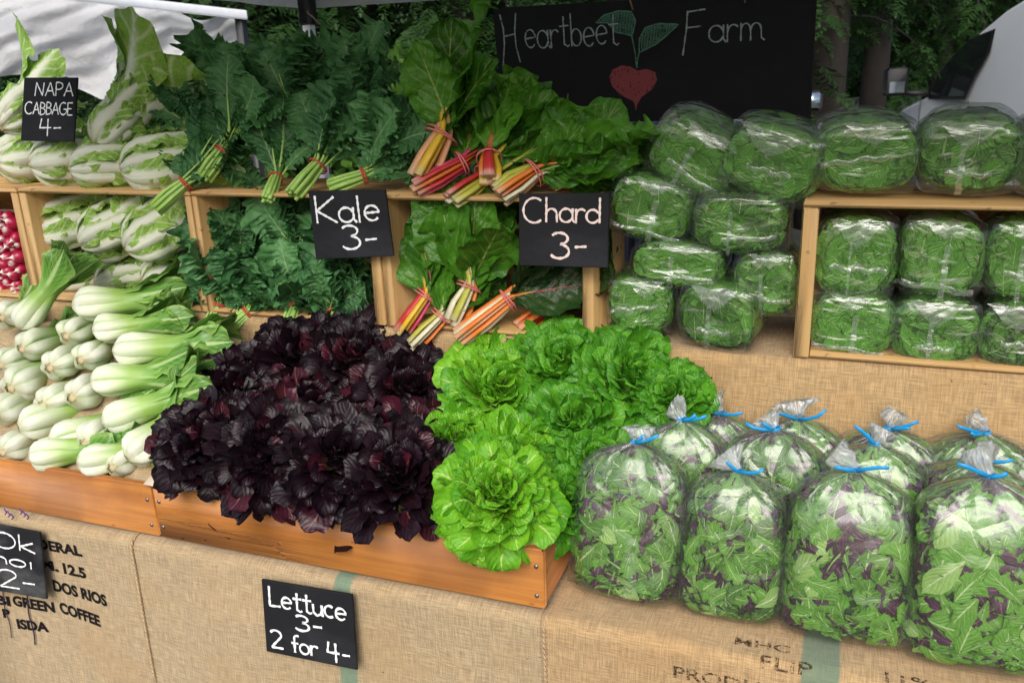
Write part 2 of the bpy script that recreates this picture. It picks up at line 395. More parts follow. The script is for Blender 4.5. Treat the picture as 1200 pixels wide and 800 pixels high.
def drape_shelf(x, s):
    """rear cloth: along the shelf top, over its edge and down to the front table"""
    flat = .42; r_ = .02; Yf = SHELF_Y
    wob = .004*math.sin(x*7)+.003*math.sin(x*19+2)
    if s < flat: return (x, Yf+r_+flat-s, SHELF_Z+.001*math.sin(x*21+s*20))
    a = (s-flat)/r_
    if a < math.pi/2: return (x, Yf+r_-r_*math.sin(a), SHELF_Z-r_+r_*math.cos(a))
    d = s-flat-r_*math.pi/2; k = min(1, d/.15)
    return (x, Yf-.022*k-wob*k, SHELF_Z-r_-d)
sack_s = cloth('burlap_sack', 'burlap cloth covering the rear shelf and hanging behind the salad bags', -2.72, 1.15, .80, burlapmat('burlap_shelf_cloth', (.54,.37,.19)), 0.0, drape_shelf, ns=90)
# sewn seams: a rope of raised stitches down each edge
def seam(parent, x, mat, lift):
    b = MB(); s = .43
    while s < .80:
        p = Vector(drape_front(x, s)); q = Vector(drape_front(x+.006, s+.010)); o = Vector((0,-lift-.0015,lift*.3))
        b.tube([p+o, (p+q)/2+o+Vector((0,-.0015,0)), q+o], .0016, 5); s += .0125
    link('seam_stitching', b.mesh('seam_stitching', mat), parent)
M_JUTE = plain('jute_thread', (.52,.37,.22), .9)
seam(sack_l, xs[0]-.004, M_JUTE, .002); seam(sack_r, xs[1]-.006, M_JUTE, .002)
def pick(b_, x, s0, s1, mat, rad=.0016, wob=.003):
    pts = []; s = s0
    while s < s1: pts.append(Vector(drape_front(x+wob*math.sin(s*60), s))+Vector((0,-.0065,0))); s += .008
    b_.tube(pts, rad, 5)
b = MB(); pick(b, at(33, 700, Y=EDGE_Y)[0], .545, .80, None); pick(b, at(4, 700, Y=EDGE_Y)[0], .50, .80, None, .0012)
link('dark_thread', b.mesh('dark_thread', plain('dark_purple_thread', (.03,.02,.05), .9)), sack_l)
b = MB()
for px in (6, 24):
    for k in range(3):
        p = at(px+k*4, 602+k*3.0, Y=EDGE_Y-.006); b.tube([p, p+Vector((.008,-.001,.006)), p+Vector((.002,-.001,.016))], .0016, 5)
link('purple_thread', b.mesh('purple_thread', plain('purple_thread', (.10,.04,.22), .9)), sack_l)

# printed words on the sacks
M_INK = chalkmat('black_stencil_ink', (.012,.012,.014), .80, 300); M_INK2 = chalkmat('faded_brown_ink', (.06,.035,.022), .42, 260)
def print_words(parent, txt, x, s, h, mat, x1, shear=0.0, bold=.0, lift=.0036):
    cu = bpy.data.curves.new('print', 'FONT'); cu.body = txt; cu.size = 1.0; cu.offset = bold; cu.resolution_u = 3
    tmp = bpy.data.objects.new('print', cu); COL.objects.link(tmp)
    me = bpy.data.meshes.new_from_object(tmp.evaluated_get(bpy.context.evaluated_depsgraph_get())); bpy.data.objects.remove(tmp)
    import bmesh
    bm = bmesh.new(); bm.from_mesh(me); bmesh.ops.triangulate(bm, faces=bm.faces)
    bmesh.ops.subdivide_edges(bm, edges=[e for e in bm.edges if e.calc_length() > .25], cuts=2)
    bm.to_mesh(me); bm.free()
    wk = (x1-x)/max(v.co.x for v in me.vertices)
    for v in me.vertices:
        X = x+v.co.x*wk; S = s-v.co.y*h*1.4-shear*(X-x)
        v.co = Vector(drape_front(X, S))+Vector((0, -lift, lift*.7))
    me.materials.append(mat); return link('printed_words', me, parent)
def s_of(px, py):
    """arc length on the front cloth under a photo pixel"""
    d = ray(px, py); best = None
    for i in range(300, 1000):
        s = i*.001; y = drape_front(-1.0, s)[1]; z = drape_front(-1.0, s)[2]
        p = at(px, py, Y=y); e = abs(p[2]-z)
        if best is None or e < best[0]: best = (e, s, p[0])
    return best[2], best[1]
bpy.context.view_layer.update()
for txt, px, py, px1, py1, h in (('FEDERAL', 29, 640, 96, 653, .026), ('P.M.', 30, 664, 67, 672, .024), ('12.5', 70, 673, 98, 681, .027), ('DOS RIOS', 60, 694, 122, 714, .029),
        ('GREEN', 9, 714, 62, 720, .027), ('COFFEE', 68, 720, 114, 738, .029), ('ISDA', 14, 741, 55, 743, .026), ('BI', -12, 712, 6, 715, .026), ('P', -3, 728, 6, 729, .024)):
    x, s = s_of(px, py); x1, s1_ = s_of(px1, py1)
    print_words(sack_l, txt, x, s, h, M_INK, x1, (s-s1_)/(x1-x), .045)
for txt, px, py, px1, py1, h in (('PRODUCT', 787, 795, 935, 822, .025), ('FLIP', 888, 781, 952, 792, .024), ('11%', 1030, 797, 1092, 808, .024), ('MHC', 859, 752, 926, 763, .020)):
    x, s = s_of(px, py); x1, s1_ = s_of(px1, py1)
    print_words(sack_r, txt, x, s, h, M_INK2, x1, (s-s1_)/(x1-x), .012)

# ------------------------------------------------------------------ canopy of the stall
def clothmat(name, col, transl, rough=.8, bscale=12, bstr=.3):
    t = NT(name); oc = t.n('TexCoord').outputs['Object']; n1 = t.noise(bscale, oc, 4, .55, .6)
    nb = t.bump(n1, bstr, .03)
    p = t.n('BsdfPrincipled', {'Base Color': t.mix(t.noise(3, oc), tuple(x*.92 for x in col), col), 'Roughness': rough, 'Normal': nb})
    tr = t.n('BsdfTranslucent', {'Color': rgb(col), 'Normal': nb})
    return t.done(t.n('MixShader', {0: transl, 1: p.outputs[0], 2: tr.outputs[0]}).outputs[0])
cor = at(357, 11, D=3.3); CX0, CY1, CZ = cor.x, cor.y, cor.z
CX1, CY0, PEAK = CX0+3.2, 1.03, CZ+.9  # unseen front edge set back to let more light onto the produce
can = thing('canopy_tent', 'pale grey pop-up canopy over the stall with a white corner pole', 'canopy', Matrix.Identity(4))
M_CAN = clothmat('canopy_cloth', (.62,.62,.60), .35)
b = MB(); cx, cy = (CX0+CX1)/2, (CY0+CY1)/2; zt = CZ+.16
rim = [(CX0,CY0),(CX1,CY0),(CX1,CY1),(CX0,CY1)]; n = 14
for k in range(4):
    a, c = Vector((*rim[k], zt)), Vector((*rim[(k+1)%4], zt)); top = Vector((cx, cy, PEAK)); vs, fs = [], []
    for i in range(n+1):
        for j in range(n+1):
            u, v = i/n, j/n; p = a.lerp(c, u).lerp(top, v); p.z -= .10*math.sin(math.pi*u)*math.sin(math.pi*v)*(1-v); vs.append(p)
    for i in range(n):
        for j in range(n): q = i*(n+1)+j; fs.append((q, q+n+1, q+n+2, q+1))
    b.add(vs, fs)
link('roof_cloth', b.mesh('roof_cloth', M_CAN), can)
for k in range(4):
    b = MB(); a, c = Vector((*rim[k], 0)), Vector((*rim[(k+1)%4], 0)); vs, fs = [], []; nn = 40
    nrm = (c-a).normalized().cross(Vector((0,0,1)))
    for i in range(nn+1):
        for j in range(4):
            p = a.lerp(c, i/nn)+nrm*(.012*math.sin(i*.9+k)*(1-j/3)); p.z = CZ+.165*j/3; vs.append(p)
    for i in range(nn):
        for j in range(3): q = i*4+j; fs.append((q, q+4, q+5, q+1))
    b.add(vs, fs); link('valance', b.mesh('valance', M_CAN), can)
for (x, y) in rim:
    sx = 1 if x == CX0 else -1; sy = 1 if y == CY0 else -1
    b = MB(); b.box((-.019,-.019,0), (.019,.019,CZ-.05), bev=.004); pl = link('pole', b.mesh('pole', M_STEELWHITE), can, Matrix.Translation((x+sx*.03, y+sy*.03, 0)))
    b = MB(); b.box((-.027,-.027,CZ-.06), (.027,.027,CZ+.05), bev=.005); link('corner_bracket', b.mesh('corner_bracket', M_BLACKPLASTIC), pl)
for k in range(4):
    a, c = Vector((*rim[k], CZ+.07)), Vector((*rim[(k+1)%4], CZ+.07)); ins = (Vector((cx,cy,CZ+.07))-(a+c)/2).normalized()*.035
    b = MB(); b.tube([a+ins, (a+c)/2+ins+Vector((0,0,.12)), c+ins], .012, 6); link('truss_bar', b.mesh('truss_bar', M_STEELWHITE), can)
    b = MB(); b.tube([a+ins*.5, Vector((cx,cy,PEAK-.03))], .012, 6); link('rafter', b.mesh('rafter', M_STEELWHITE), can)
b = MB()
for k in range(3): b.tube([cor+Vector((.02+.01*k,-.03,.03)), cor+Vector((.05,-.04-.01*k,-.02)), cor+Vector((.07+.02*k,-.03,-.06-.01*k))], .003, 5)
link('tie_cord', b.mesh('tie_cord', plain('tie_cord', (.30,.26,.2), .9)), can)

# neighbouring tent: white frame bar, black pole and a crumpled white tarp
nb_t = thing('neighbour_tent_frame', 'white top bar and black pole of the tent next door', 'tent frame', Matrix.Identity(4))
p0, p1 = at(20, -12, D=3.9), at(290, 18, D=4.15)
dv = (p1-p0).normalized(); up = Vector((0,0,1)); fw = dv.cross(up).normalized()
b = MB(); L = (p1-p0).length; b.box((-1.2,-.02,-.022), (L,.02,.022), M=Matrix(((dv.x,fw.x,up.x,p0.x),(dv.y,fw.y,up.y,p0.y),(dv.z,fw.z,up.z,p0.z),(0,0,0,1))), bev=.004)
link('top_bar', b.mesh('top_bar', plain('white_bar', (.74,.77,.82), .35)), nb_t)
q = at(284, 40, D=4.2); b = MB(); b.box((q.x-.022,q.y-.022,0), (q.x+.022,q.y+.022,at(284, 16, D=4.2).z-.01), bev=.004); link('pole', b.mesh('pole', M_BLACKPLASTIC), nb_t)
rng = np.random.default_rng(5)
b = MB(); vs, fs = [], []; nu, nv = 90, 44
tl, tr_ = at(-140, -45, D=4.0), at(277, 17, D=4.22)
for i in range(nu+1):
    u = i/nu; topz = tl.lerp(tr_, u)
    sag = .055*max(0, math.sin((u-.80)/.17*math.pi))*(1 if .80 < u < .97 else 0)
    drop = .47-.16*max(0, (u-.55)/.45)+.04*math.sin(u*13)
    for j in range(nv+1):
        v = j/nv; p = topz.copy(); p.z -= sag*(1-v)+v*drop
        tri = lambda x: abs((x % 2.0)-1.0)*2-1
        d = .05*tri(u*4.3+.9*v)*(.2+.8*v)+.03*tri(u*7.7-1.3*v+.4)*(.2+v)+.025*tri(u*2.1+v*2.3)+.012*tri(u*15+v*6)+.010*math.sin(u*60+v*34)*math.sin(v*9+u*6)
        d += .16*max(0, 1-abs(u-.60-.22*(1-v))/.06)*v
        p += fw*(-d if fw.y > 0 else d); vs.append(p)
for i in range(nu):
    for j in range(nv): q = i*(nv+1)+j; fs.append((q, q+1, q+nv+2, q+nv+1))
b.add(vs, fs)
tag(link('tarp', b.mesh('tarp', clothmat('white_tarp', (.80,.81,.84), .35, .45, 16, .35))), 'crumpled white plastic tarp hanging behind the napa cabbages', 'tarp')

# ------------------------------------------------------------------ pine crates on the shelf (lying on their sides, open to the front)
CR_Y0, CR_Y1, CR_TOP = SHELF_Y+.004, SHELF_Y+.30, 1.368
def crate(label, x0, x1, wl=.026, wr=.026, z0=SHELF_Z+.003, top=CR_TOP, y0=CR_Y0, y1=CR_Y1, rz=0.0):
    W = x1-x0; D = y1-y0; H = top-z0
    t = thing('wooden_crate', label, 'crate', Matrix.Translation((x0, y0, z0)) @ Matrix.Rotation(rz, 4, 'Z'), 'pine crates set on their sides along the shelf')
    rr = random.Random(int(abs(x0*1000)))
    for (a, c) in ((0, wl), (W-wr, W)):
        b = MB(); b.box((a, .001, .0), (c, D, H-.0115), bev=.0025); link('end_board', b.mesh('end_board', M_PINEZ), t)
    for k in range(3):
        ya, yb = D*k/3+(.0 if k == 0 else .004), D*(k+1)/3-.004
        b = MB(); b.box((.001 if k else .0, ya, H-.011+rr.uniform(-.001,.001)), (W-.001, yb, H+rr.uniform(-.001,.001)), bev=.002); link('top_slat', b.mesh('top_slat', M_PINE), t)
        b = MB(); b.box((wl+.0005, ya+.004, 0), (W-wr-.0005, yb, .010), bev=.002); link('bottom_slat', b.mesh('bottom_slat', M_PINE), t)
        zb, zt_ = .012+(H-.026)*k/3, .012+(H-.026)*(k+1)/3-.012
        b = MB(); b.box((wl+.001, D-.011, zb), (W-wr-.001, D-.001, zt_), bev=.002); link('back_slat', b.mesh('back_slat', M_PINE), t)
    return t
X_A, X_B, X_C, X_D = -2.098, -1.515, -.985, -.470
crate('pine crate of radishes cut off by the left edge of the picture', -2.68, X_A-.005)
crate('pine crate holding napa cabbages, at the left', X_A, X_B, .026, .020)
crate('pine crate packed with kale bunches, between the napa and chard crates', X_B+.003, X_C-.003, .016, .026)
crate('pine crate with chard bunches in front of the chard sign', X_C, X_D)
crate('long pine crate at the right filled with bagged greens', -.052, .585, .03, .03)

# ------------------------------------------------------------------ low varnished crates on the front table
F_Y0, F_H = 1.295, .128
def front_crate(label, x0, x1, rz=0.0, D=.40):
    W = x1-x0; t = thing('lettuce_crate', label, 'crate', Matrix.Translation((x0, F_Y0, TABLE_Z+.0055)) @ Matrix.Rotation(rz, 4, 'Z'))
    b = MB(); b.box((0, 0, .002), (W, .016, F_H), bev=.003); fb = link('front_board', b.mesh('front_board', M_ORANGE), t)
    b = MB(); b.box((.0, D-.016, .002), (W, D, F_H), bev=.003); link('back_board', b.mesh('back_board', M_ORANGE), t)
    for (a, c) in ((.002, .02), (W-.02, W-.002)):
        b = MB(); b.box((a, .0165, .002), (c, D-.0165, F_H-.003), bev=.003); link('end_board', b.mesh('end_board', M_ORANGEY), t)
    for k in range(4):
        b = MB(); b.box((.021, .018+(D-.036)*k/4, .004), (W-.021, .018+(D-.036)*(k+1)/4-.005, .014)); link('bottom_slat', b.mesh('bottom_slat', M_ORANGE), t)
    for x in (.014, W-.014):
        for z in (.03, .092):
            b = MB(); b.lathe([(.0001,-.0025),(.0042,-.002),(.0045,.001)], 10, M=Matrix.Translation((x, 0, z)) @ Matrix.Rotation(R(90), 4, 'X') @ Matrix.Scale(-1, 4, (0,0,1)))
            link('nail', b.mesh('nail', M_NAIL), fb)
    return t
XF = at(182, 600, Y=F_Y0)[0]
front_crate('low varnished wooden crate under the bok choy pile', -2.35, XF-.002)
front_crate('long low varnished wooden crate under the red and green lettuces', XF+.002, -.447)
# rolled burlap lining at the crate's right end and a pale card under the bok choy
b = MB(); pts = []
for i in range(15):
    u = i/14; pts.append((-.55+.095*u, F_Y0+.022+.008*math.sin(u*3), TABLE_Z+F_H+.010+.004*math.sin(u*5)))
pts += [(-.452, F_Y0+.03, TABLE_Z+F_H+.016), (-.450, F_Y0+.06, TABLE_Z+F_H+.012), (-.455, F_Y0+.12, TABLE_Z+F_H+.006)]
b.tube(pts, [.014+.003*math.sin(i*1.3) for i in range(len(pts))], 12, flat=.7)
tag(link('burlap_lining', b.mesh('burlap_lining', plain('burlap_liner', (.52,.37,.22), .95, 0, .25, 120, .6, 700))), 'rolled burlap lining at the right corner of the lettuce crate', 'burlap lining')
b = MB(); b.box((-.05,-.03,0), (.05,.03,.003)); tag(link('card', b.mesh('card', plain('pale_card', (.66,.56,.42), .8)), None, Matrix.Translation(at(200, 560, Y=F_Y0+.02)) @ Matrix.Rotation(R(20), 4, 'X')), 'small pale card tucked under the lowest bok choy beside the red lettuce', 'card')
b = MB(); vs, fs, uv = [], [], []
for i in range(61):
    x = -2.33+.98*i/60
    for j in range(25):
        v = j/24; y = F_Y0+.02+.37*v; z = TABLE_Z+F_H-.018+.24*v**1.0+.004*math.sin(i*.7)+.004*math.sin(j)
        vs.append((x,y,z)); uv.append((x,v*.5))
for i in range(60):
    for j in range(24): q = i*25+j; fs.append((q, q+25, q+26, q+1))
b.add(vs, fs, 0, uv)
tag(link('burlap_lining', b.mesh('burlap_lining', burlapmat('burlap_pile_liner', JUTE))), 'burlap lining sloping up beneath the bok choy pile', 'burlap lining')
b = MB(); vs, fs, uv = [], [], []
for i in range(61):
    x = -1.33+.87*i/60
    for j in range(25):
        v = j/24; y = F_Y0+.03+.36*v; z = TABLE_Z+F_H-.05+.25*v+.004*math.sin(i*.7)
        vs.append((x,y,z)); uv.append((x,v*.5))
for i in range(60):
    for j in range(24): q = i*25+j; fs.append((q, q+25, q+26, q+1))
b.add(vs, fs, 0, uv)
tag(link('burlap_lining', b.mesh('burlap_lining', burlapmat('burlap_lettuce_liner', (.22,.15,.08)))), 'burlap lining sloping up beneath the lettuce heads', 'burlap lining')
# ------------------------------------------------------------------ leaf shapes
def leaf_arrays(L, W, prof, bend=0.0, bpow=1.0, cup=0.6, ruf=0.0, rf=4.0, seed=0, nu=9, nv=6, b0=0.0, serr=0.0, sf=20, puff=0.0, twist=0.0, side=0.0, rpow=2.0):
    """leaf growing along +Y, upper face to +Z: cupped, curled (bend), frilled at the margin (ruf), puckered (puff)"""
    rr = np.random.default_rng(seed); u = 1-(1-np.linspace(0, 1, nu+1))**1.55; v = np.linspace(-1, 1, nv+1)
    th = b0+bend*u**bpow; du = L*np.diff(u)
    cy = np.concatenate([[0], np.cumsum(np.cos((th[1:]+th[:-1])/2)*du)]); cz = np.concatenate([[0], np.cumsum(np.sin((th[1:]+th[:-1])/2)*du)])
    w = W*np.array([prof(x) for x in u]); ph = rr.uniform(0, 6.28, 8)
    V = np.zeros(((nu+1)*(nv+1), 3)); U = np.zeros((len(V), 2)); k = 0
    for i in range(nu+1):
        tw = twist*u[i]; us = [u[i]+.050*math.sin(9*u[i]+ph[q])+.022*math.sin(23*u[i]+ph[q+2]) for q in (0, 1)]; am = [.55+.45*math.sin(13*u[i]+ph[q+4])+.25*math.sin(31*u[i]+ph[q]) for q in (0, 1)]
        for j in range(nv+1):
            vv = v[j]; av = abs(vv); sd_ = 1 if vv > 0 else 0; uu = us[sd_]; ww = w[i]*(1+serr*av**4*(math.sin(sf*uu*6.283+ph[0]+2*sd_)+.8*math.sin(sf*.37*uu*6.283+ph[6]+3*sd_)))
            x = ww*(math.sin(cup*vv)/cup if abs(cup) > .01 else vv); nn = ww*((1-math.cos(cup*vv))/cup if abs(cup) > .01 else 0)
            fr = av**rpow*ruf*W*min(1, u[i]*3)
            fr *= (.45+.75*max(0, am[sd_])); nn += fr*(math.sin(rf*6.283*uu+ph[1]+1.7*sd_)+.5*math.sin(rf*2.3*6.283*uu+ph[2]+3*vv))
            lo = fr*.6*math.cos(rf*6.283*uu+ph[3]+1.1*sd_)
            nn += puff*W*(math.sin(vv*5.5+u[i]*13+ph[4])*math.sin(u[i]*19+ph[5]+vv*3))*(1-.3*av)*min(1, av*2.5)
            x += side*W*math.sin(u[i]*4+ph[6])*u[i]
            c, s = math.cos(tw), math.sin(tw); x, nn = c*x-s*nn, s*x+c*nn
            V[k] = (x, cy[i]+lo-nn*math.sin(th[i]), cz[i]+nn*math.cos(th[i])); U[k] = (vv*.5+.5, u[i]); k += 1
    i, j = np.meshgrid(np.arange(nu), np.arange(nv), indexing='ij'); q = (i*(nv+1)+j).ravel()
    F = np.stack([q, q+1, q+nv+2, q+nv+1], 1)
    return V, F, U
def leafmesh(name, mat, **kw):
    V, F, U = leaf_arrays(**kw); return npmesh(name, V, F, mat, U)
def interp(*pts):
    xs_, ys_ = zip(*pts); return lambda u: float(np.interp(u, xs_, ys_))
def rounded(narrow=.28, peak=.72):
    def f(u):
        base = narrow+(1-narrow)*min(1, u/peak)**1.3
        return base*math.sqrt(max(0.0, 1-max(0, (u-peak)/(1.0-peak))**2.4))+.02
    return f
def oval(peak=.45, p=1.0):
    def f(u): return math.sin(math.pi*u**(math.log(.5)/math.log(peak)))**p+.03
    return f
# ------------------------------------------------------------------ lettuces
M_GREEN = leafmat('green_lettuce_leaf', (.045,.24,.008), (.24,.58,.025), (.45,.62,.16), .16, .42, .22, (.30,.62,.03), .18, 7, .5, 60, base=(.36,.55,.06))
M_GREEN2 = leafmat('deep_green_lettuce_leaf', (.026,.165,.008), (.14,.43,.024), (.25,.45,.10), .14, .42, .20, (.15,.45,.03), .18, 7, .5, 60, base=(.12,.32,.04))
M_RED = leafmat('dark_red_lettuce_leaf', (.003,.002,.004), (.016,.0038,.009), (.03,.006,.011), .14, .44, .06, (.05,.008,.015), .12, 6, .35, 45, base=(.022,.012,.007), spec=.34)
M_RED2 = leafmat('purple_lettuce_leaf', (.018,.004,.009), (.075,.012,.025), (.20,.07,.06), .16, .34, .10, (.2,.03,.05), .12, 6, .35, 45, base=(.09,.13,.03))
GL = [leafmesh('lettuce_leaf', mt, L=.080, W=.035, prof=rounded(.40,.55), bend=-.7-.4*(k%3), bpow=2.4, cup=.8-1.0*(k%2), ruf=.13+.05*(k%3), rf=2.2+.5*(k%4), seed=k, nu=10, nv=8, b0=.25, side=.25, twist=.35*((k%3)-1)) for mt in (M_GREEN, M_GREEN2) for k in range(7)]
RL = [leafmesh('red_lettuce_leaf', mt, L=.098, W=.031, prof=rounded(.32,.62), bend=-.6-.5*(k%3), bpow=2.2, cup=.8-.7*(k%2), ruf=.23+.06*(k%3), rf=2.8+.6*(k%4), seed=20+k, nu=10, nv=8, b0=.2, serr=.10, sf=3, side=.35, twist=.5*((k%3)-1)) for mt in (M_RED, M_RED, M_RED2) for k in range(6)]
CORE = {}
def lettuce(name, label, pos, axis, size, meshes, N, seed, group, flat=1.0, purple=0.0):
    rr = random.Random(seed); axis = Vector(axis).normalized()
    t = thing(name, label, 'lettuce', frame(pos, axis.orthogonal(), axis, size), group)
    for i in range(N):
        f = (i+.5)/N; az = i*2.39996+rr.uniform(-.25,.25); pol = R(5+92*f**1.0+rr.uniform(-20,20)); ln = (.80+.26*f)*rr.uniform(.76,1.2)
        ca, sa, cp, sp = math.cos(az), math.sin(az), math.cos(pol), math.sin(pol)
        d = Vector((sp*ca, sp*sa, cp*flat)); n_ = Vector((-cp*ca, -cp*sa, sp))+Vector((rr.uniform(-.2,.2), rr.uniform(-.2,.2), rr.uniform(-.2,.2)))
        base = Vector((ca, sa, 0))*(.004+.056*f**.6)+Vector((0,0,.020*(1-f)))
        ln *= .90; wsc = ln*rr.uniform(.78,1.1)*(.85+.2*f)
        if purple: k = rr.randrange(12) if rr.random() > purple else 12+rr.randrange(6)
        else: k = rr.randrange(len(meshes))
        link('leaf', meshes[k], t, frame(base, d, n_, (wsc, ln, wsc)))
    return t
PY0, PZ0 = 1.345, .80                    # the bank of produce rises from the front crates to the shelf
def onbank(px, py, off=0.0): return slope_at(px, py, PY0, PZ0, .78)+Vector((0, .62, -.78))*off
green_set = [
 (575,440,1.12,0,0.95,'large bright green lettuce head beside the red lettuces, upper left of the green ones'),
 (655,412,.95,1,1.0,'deep green lettuce head at the top of the bank below the chard crate'),
 (735,428,1.0,1,1.0,'deep green lettuce head at the upper right, below the bagged greens'),
 (786,452,.62,1,1.0,'small dark green lettuce at the right tip of the green bank'),
 (668,482,.95,1,1.0,'dark green lettuce head in the middle of the green bank'),
 (606,528,.98,0,1.0,'green lettuce head above the lowest bright one'),
 (583,584,.88,0,0.95,'bright green lettuce head hanging over the front crate edge'),
 (690,530,.85,1,1.0,'dark green lettuce behind the leftmost salad bag'),
 (530,508,.80,0,1.0,'green lettuce head squeezed between the two large bright ones and the red lettuces'),
 (662,572,.78,1,1.0,'green lettuce head at the right corner of the lettuce crate'),
]
for i, (px, py, s, dk, fl, lab) in enumerate(green_set):
    p = at(px, py, Y=1.345) if py > 575 else onbank(px, py, .085*s)
    ax = Vector((CAM[0]-p.x, CAM[1]-p.y, CAM[2]-p.z)).normalized()*.85+Vector((random.Random(i).uniform(-.25,.25), 0, .55))
    lettuce('green_lettuce', lab, p, ax, s*1.12, GL[7:] if dk else GL[:7], 165, 100+i, 'green lettuce heads on the bank', fl)
red_set = [
 (340,408,.95,'dark red lettuce head at the very top, under the kale crate'),
 (405,412,.95,'dark red lettuce head at the top right below the kale sign'),
 (466,446,.90,'dark red lettuce head touching the upper bright green lettuce'),
 (268,448,.90,'dark red lettuce head beside the bok choy leaves, upper left'),
 (345,470,1.0,'dark red lettuce head in the upper middle of the red bank'),
 (415,486,1.0,'dark red lettuce head with purple inner leaves, centre right'),
 (480,512,.95,'purple tinged lettuce head next to the lower green lettuces'),
 (240,506,.95,'dark red lettuce head at the left edge beside the bok choy butts'),
 (305,528,1.0,'dark red lettuce head left of the centre of the red bank'),
 (375,545,1.0,'dark red lettuce head in the lower middle of the red bank'),
 (445,565,.95,'dark red lettuce head above the front board, right of the middle'),
 (250,525,.82,'dark red lettuce head drooping over the crate corner at lower left'),
 (325,535,.86,'dark red lettuce head resting on the front board, lower middle'),
 (400,548,.86,'dark red lettuce head hanging over the front board, lower right'),
 (468,562,.82,'dark red lettuce head wedged against the lowest green lettuce'),
 (505,560,.80,'small dark red lettuce between the purple one and the green heads'),
]
FRONT_RED = (11, 12, 13, 14)
for i, (px, py, s, lab) in enumerate(red_set):
    p = at(px, py, Y=1.34) if i in FRONT_RED else onbank(px, py, .085*s)
    ax = Vector((CAM[0]-p.x, CAM[1]-p.y, CAM[2]-p.z)).normalized()*.8+Vector((random.Random(i+50).uniform(-.3,.3), 0, .6))
    lettuce('red_lettuce', lab, p, ax, s*1.13, RL, 125, 300+i, 'dark red lettuce heads on the bank', .95, .34 if i in (5, 6) else .14)

# ------------------------------------------------------------------ bok choy
def bokmat():
    t = NT('bok_choy_leaf'); tc = t.n('TexCoord'); uv = t.n('SeparateXYZ', {0: tc.outputs['UV']}); U, V = uv.outputs[0], uv.outputs[1]
    a = t.math('MULTIPLY', t.math('ABSOLUTE', t.math('SUBTRACT', U, .5)), 2.0); oi = t.n('ObjectInfo').outputs['Random']
    c = t.ramp(V, [(0, (.62,.58,.42)), (.05, (.88,.89,.80)), (.20, (.84,.88,.68)), (.38, (.36,.56,.13)), (.62, (.10,.30,.03)), (1, (.04,.16,.014))])
    ln = t.noise(1.0, t.n('Mapping', {0: tc.outputs['UV'], 3: (34.0, 1.6, 1.0)}).outputs[0], 3)
    c = t.mix(t.math('MULTIPLY', t.step(ln, .45, .7), .35), c, (.50,.68,.22))
    vw = t.math('ABSOLUTE', t.math('SUBTRACT', t.math('FRACT', t.math('SUBTRACT', t.math('MULTIPLY', V, 13.0), t.math('MULTIPLY', a, 3.2))), .5))
    bl = t.step(V, .5, .62)
    c = t.mix(t.math('MULTIPLY', t.math('MULTIPLY', t.step(vw, .10, .02), bl), .45), c, (.40,.58,.20))
    rw = t.math('MULTIPLY', t.math('SUBTRACT', 1.08, V), .55)
    c = t.mix(t.math('MULTIPLY', t.math('MULTIPLY', t.step(a, rw, t.math('MULTIPLY', rw, .3)), bl), .85), c, (.52,.68,.30))
    c = t.mix(t.math('MULTIPLY', t.step(a, .62, .98), .65), c, (.36,.56,.14))
    c = t.mix(t.math('MULTIPLY', oi, .22), c, t.mix(1.0, c, (.80,.95,.58), 'MULTIPLY'))
    h = t.math('ADD', t.math('MULTIPLY', ln, .6), t.math('MULTIPLY', t.math('MULTIPLY', t.noise(60, tc.outputs['Object']), bl), 1.4)); nb = t.bump(h, .35, .003)
    p = t.n('BsdfPrincipled', {'Base Color': c, 'Roughness': .36, 'Normal': nb, 'Subsurface Weight': 0.0})
    tr = t.n('BsdfTranslucent', {'Color': c, 'Normal': nb})
    return t.done(t.n('MixShader', {0: .22, 1: p.outputs[0], 2: tr.outputs[0]}).outputs[0])
M_BOK = bokmat(); M_CUT = plain('cut_stalk', (.55,.44,.26), .7, 0, .3, 150)
def bok_leaf(seed, L=.27, r0=.040, blade=.055, open_=.25, bulge=1.0, nu=24, nv=10):
    """one stalk: swollen cupped base wrapped round the head's axis (+Y), narrowing, then a green blade"""
    rr = np.random.default_rng(seed); V, U = [], []; ph = rr.uniform(0, 6.28, 4); L *= rr.uniform(.9, 1.1)
    for i in range(nu+1):
        u = i/nu; y = u*L
        rad = r0*np.interp(u, [0,.03,.08,.16,.3,.48,.62,.8,1], [.25,.58,.88,1.0,.86,.66,.72,.95,1.25])
        hw = np.interp(u, [0,.05,.14,.3,.46,.58,.72,.86,.95,1], [.010,.022,.031,.028,.021,.026,blade*.9,blade,blade*.72,blade*.12])
        curv = np.interp(u, [0,.12,.3,.5,.7,1], [62,52,46,34,9,5]); out = open_*.05*max(0, u-.45)**1.5*6
        for j in range(nv+1):
            v = -1+2*j/nv; x = hw*v; a = x*curv; a = max(-1.5, min(1.5, a))
            X = math.sin(a)/curv; N = -(1-math.cos(a))/curv
            fr = max(0, u-.5)*abs(v)**1.5*.030*(math.sin(u*22+ph[0]+v*1.5)+.6*math.sin(u*41+ph[1]+(2 if v > 0 else 0)))
            V.append((X, y-.018*max(0, u-.7)*abs(v), rad+N+out+fr+.0035*math.exp(-(v/.35)**2)*(1-u)*bulge)); U.append((v*.5+.5, u))
    i, j = np.meshgrid(np.arange(nu), np.arange(nv), indexing='ij'); q = (i*(nv+1)+j).ravel()
    return npmesh('bok_choy_leaf', np.array(V), np.stack([q, q+nv+1, q+nv+2, q+1], 1), M_BOK, np.array(U))
BOKL = [bok_leaf(k, L=.25+.02*(k%3), r0=.044, blade=.040+.006*(k%3), open_=.05+.10*(k%4)) for k in range(8)]
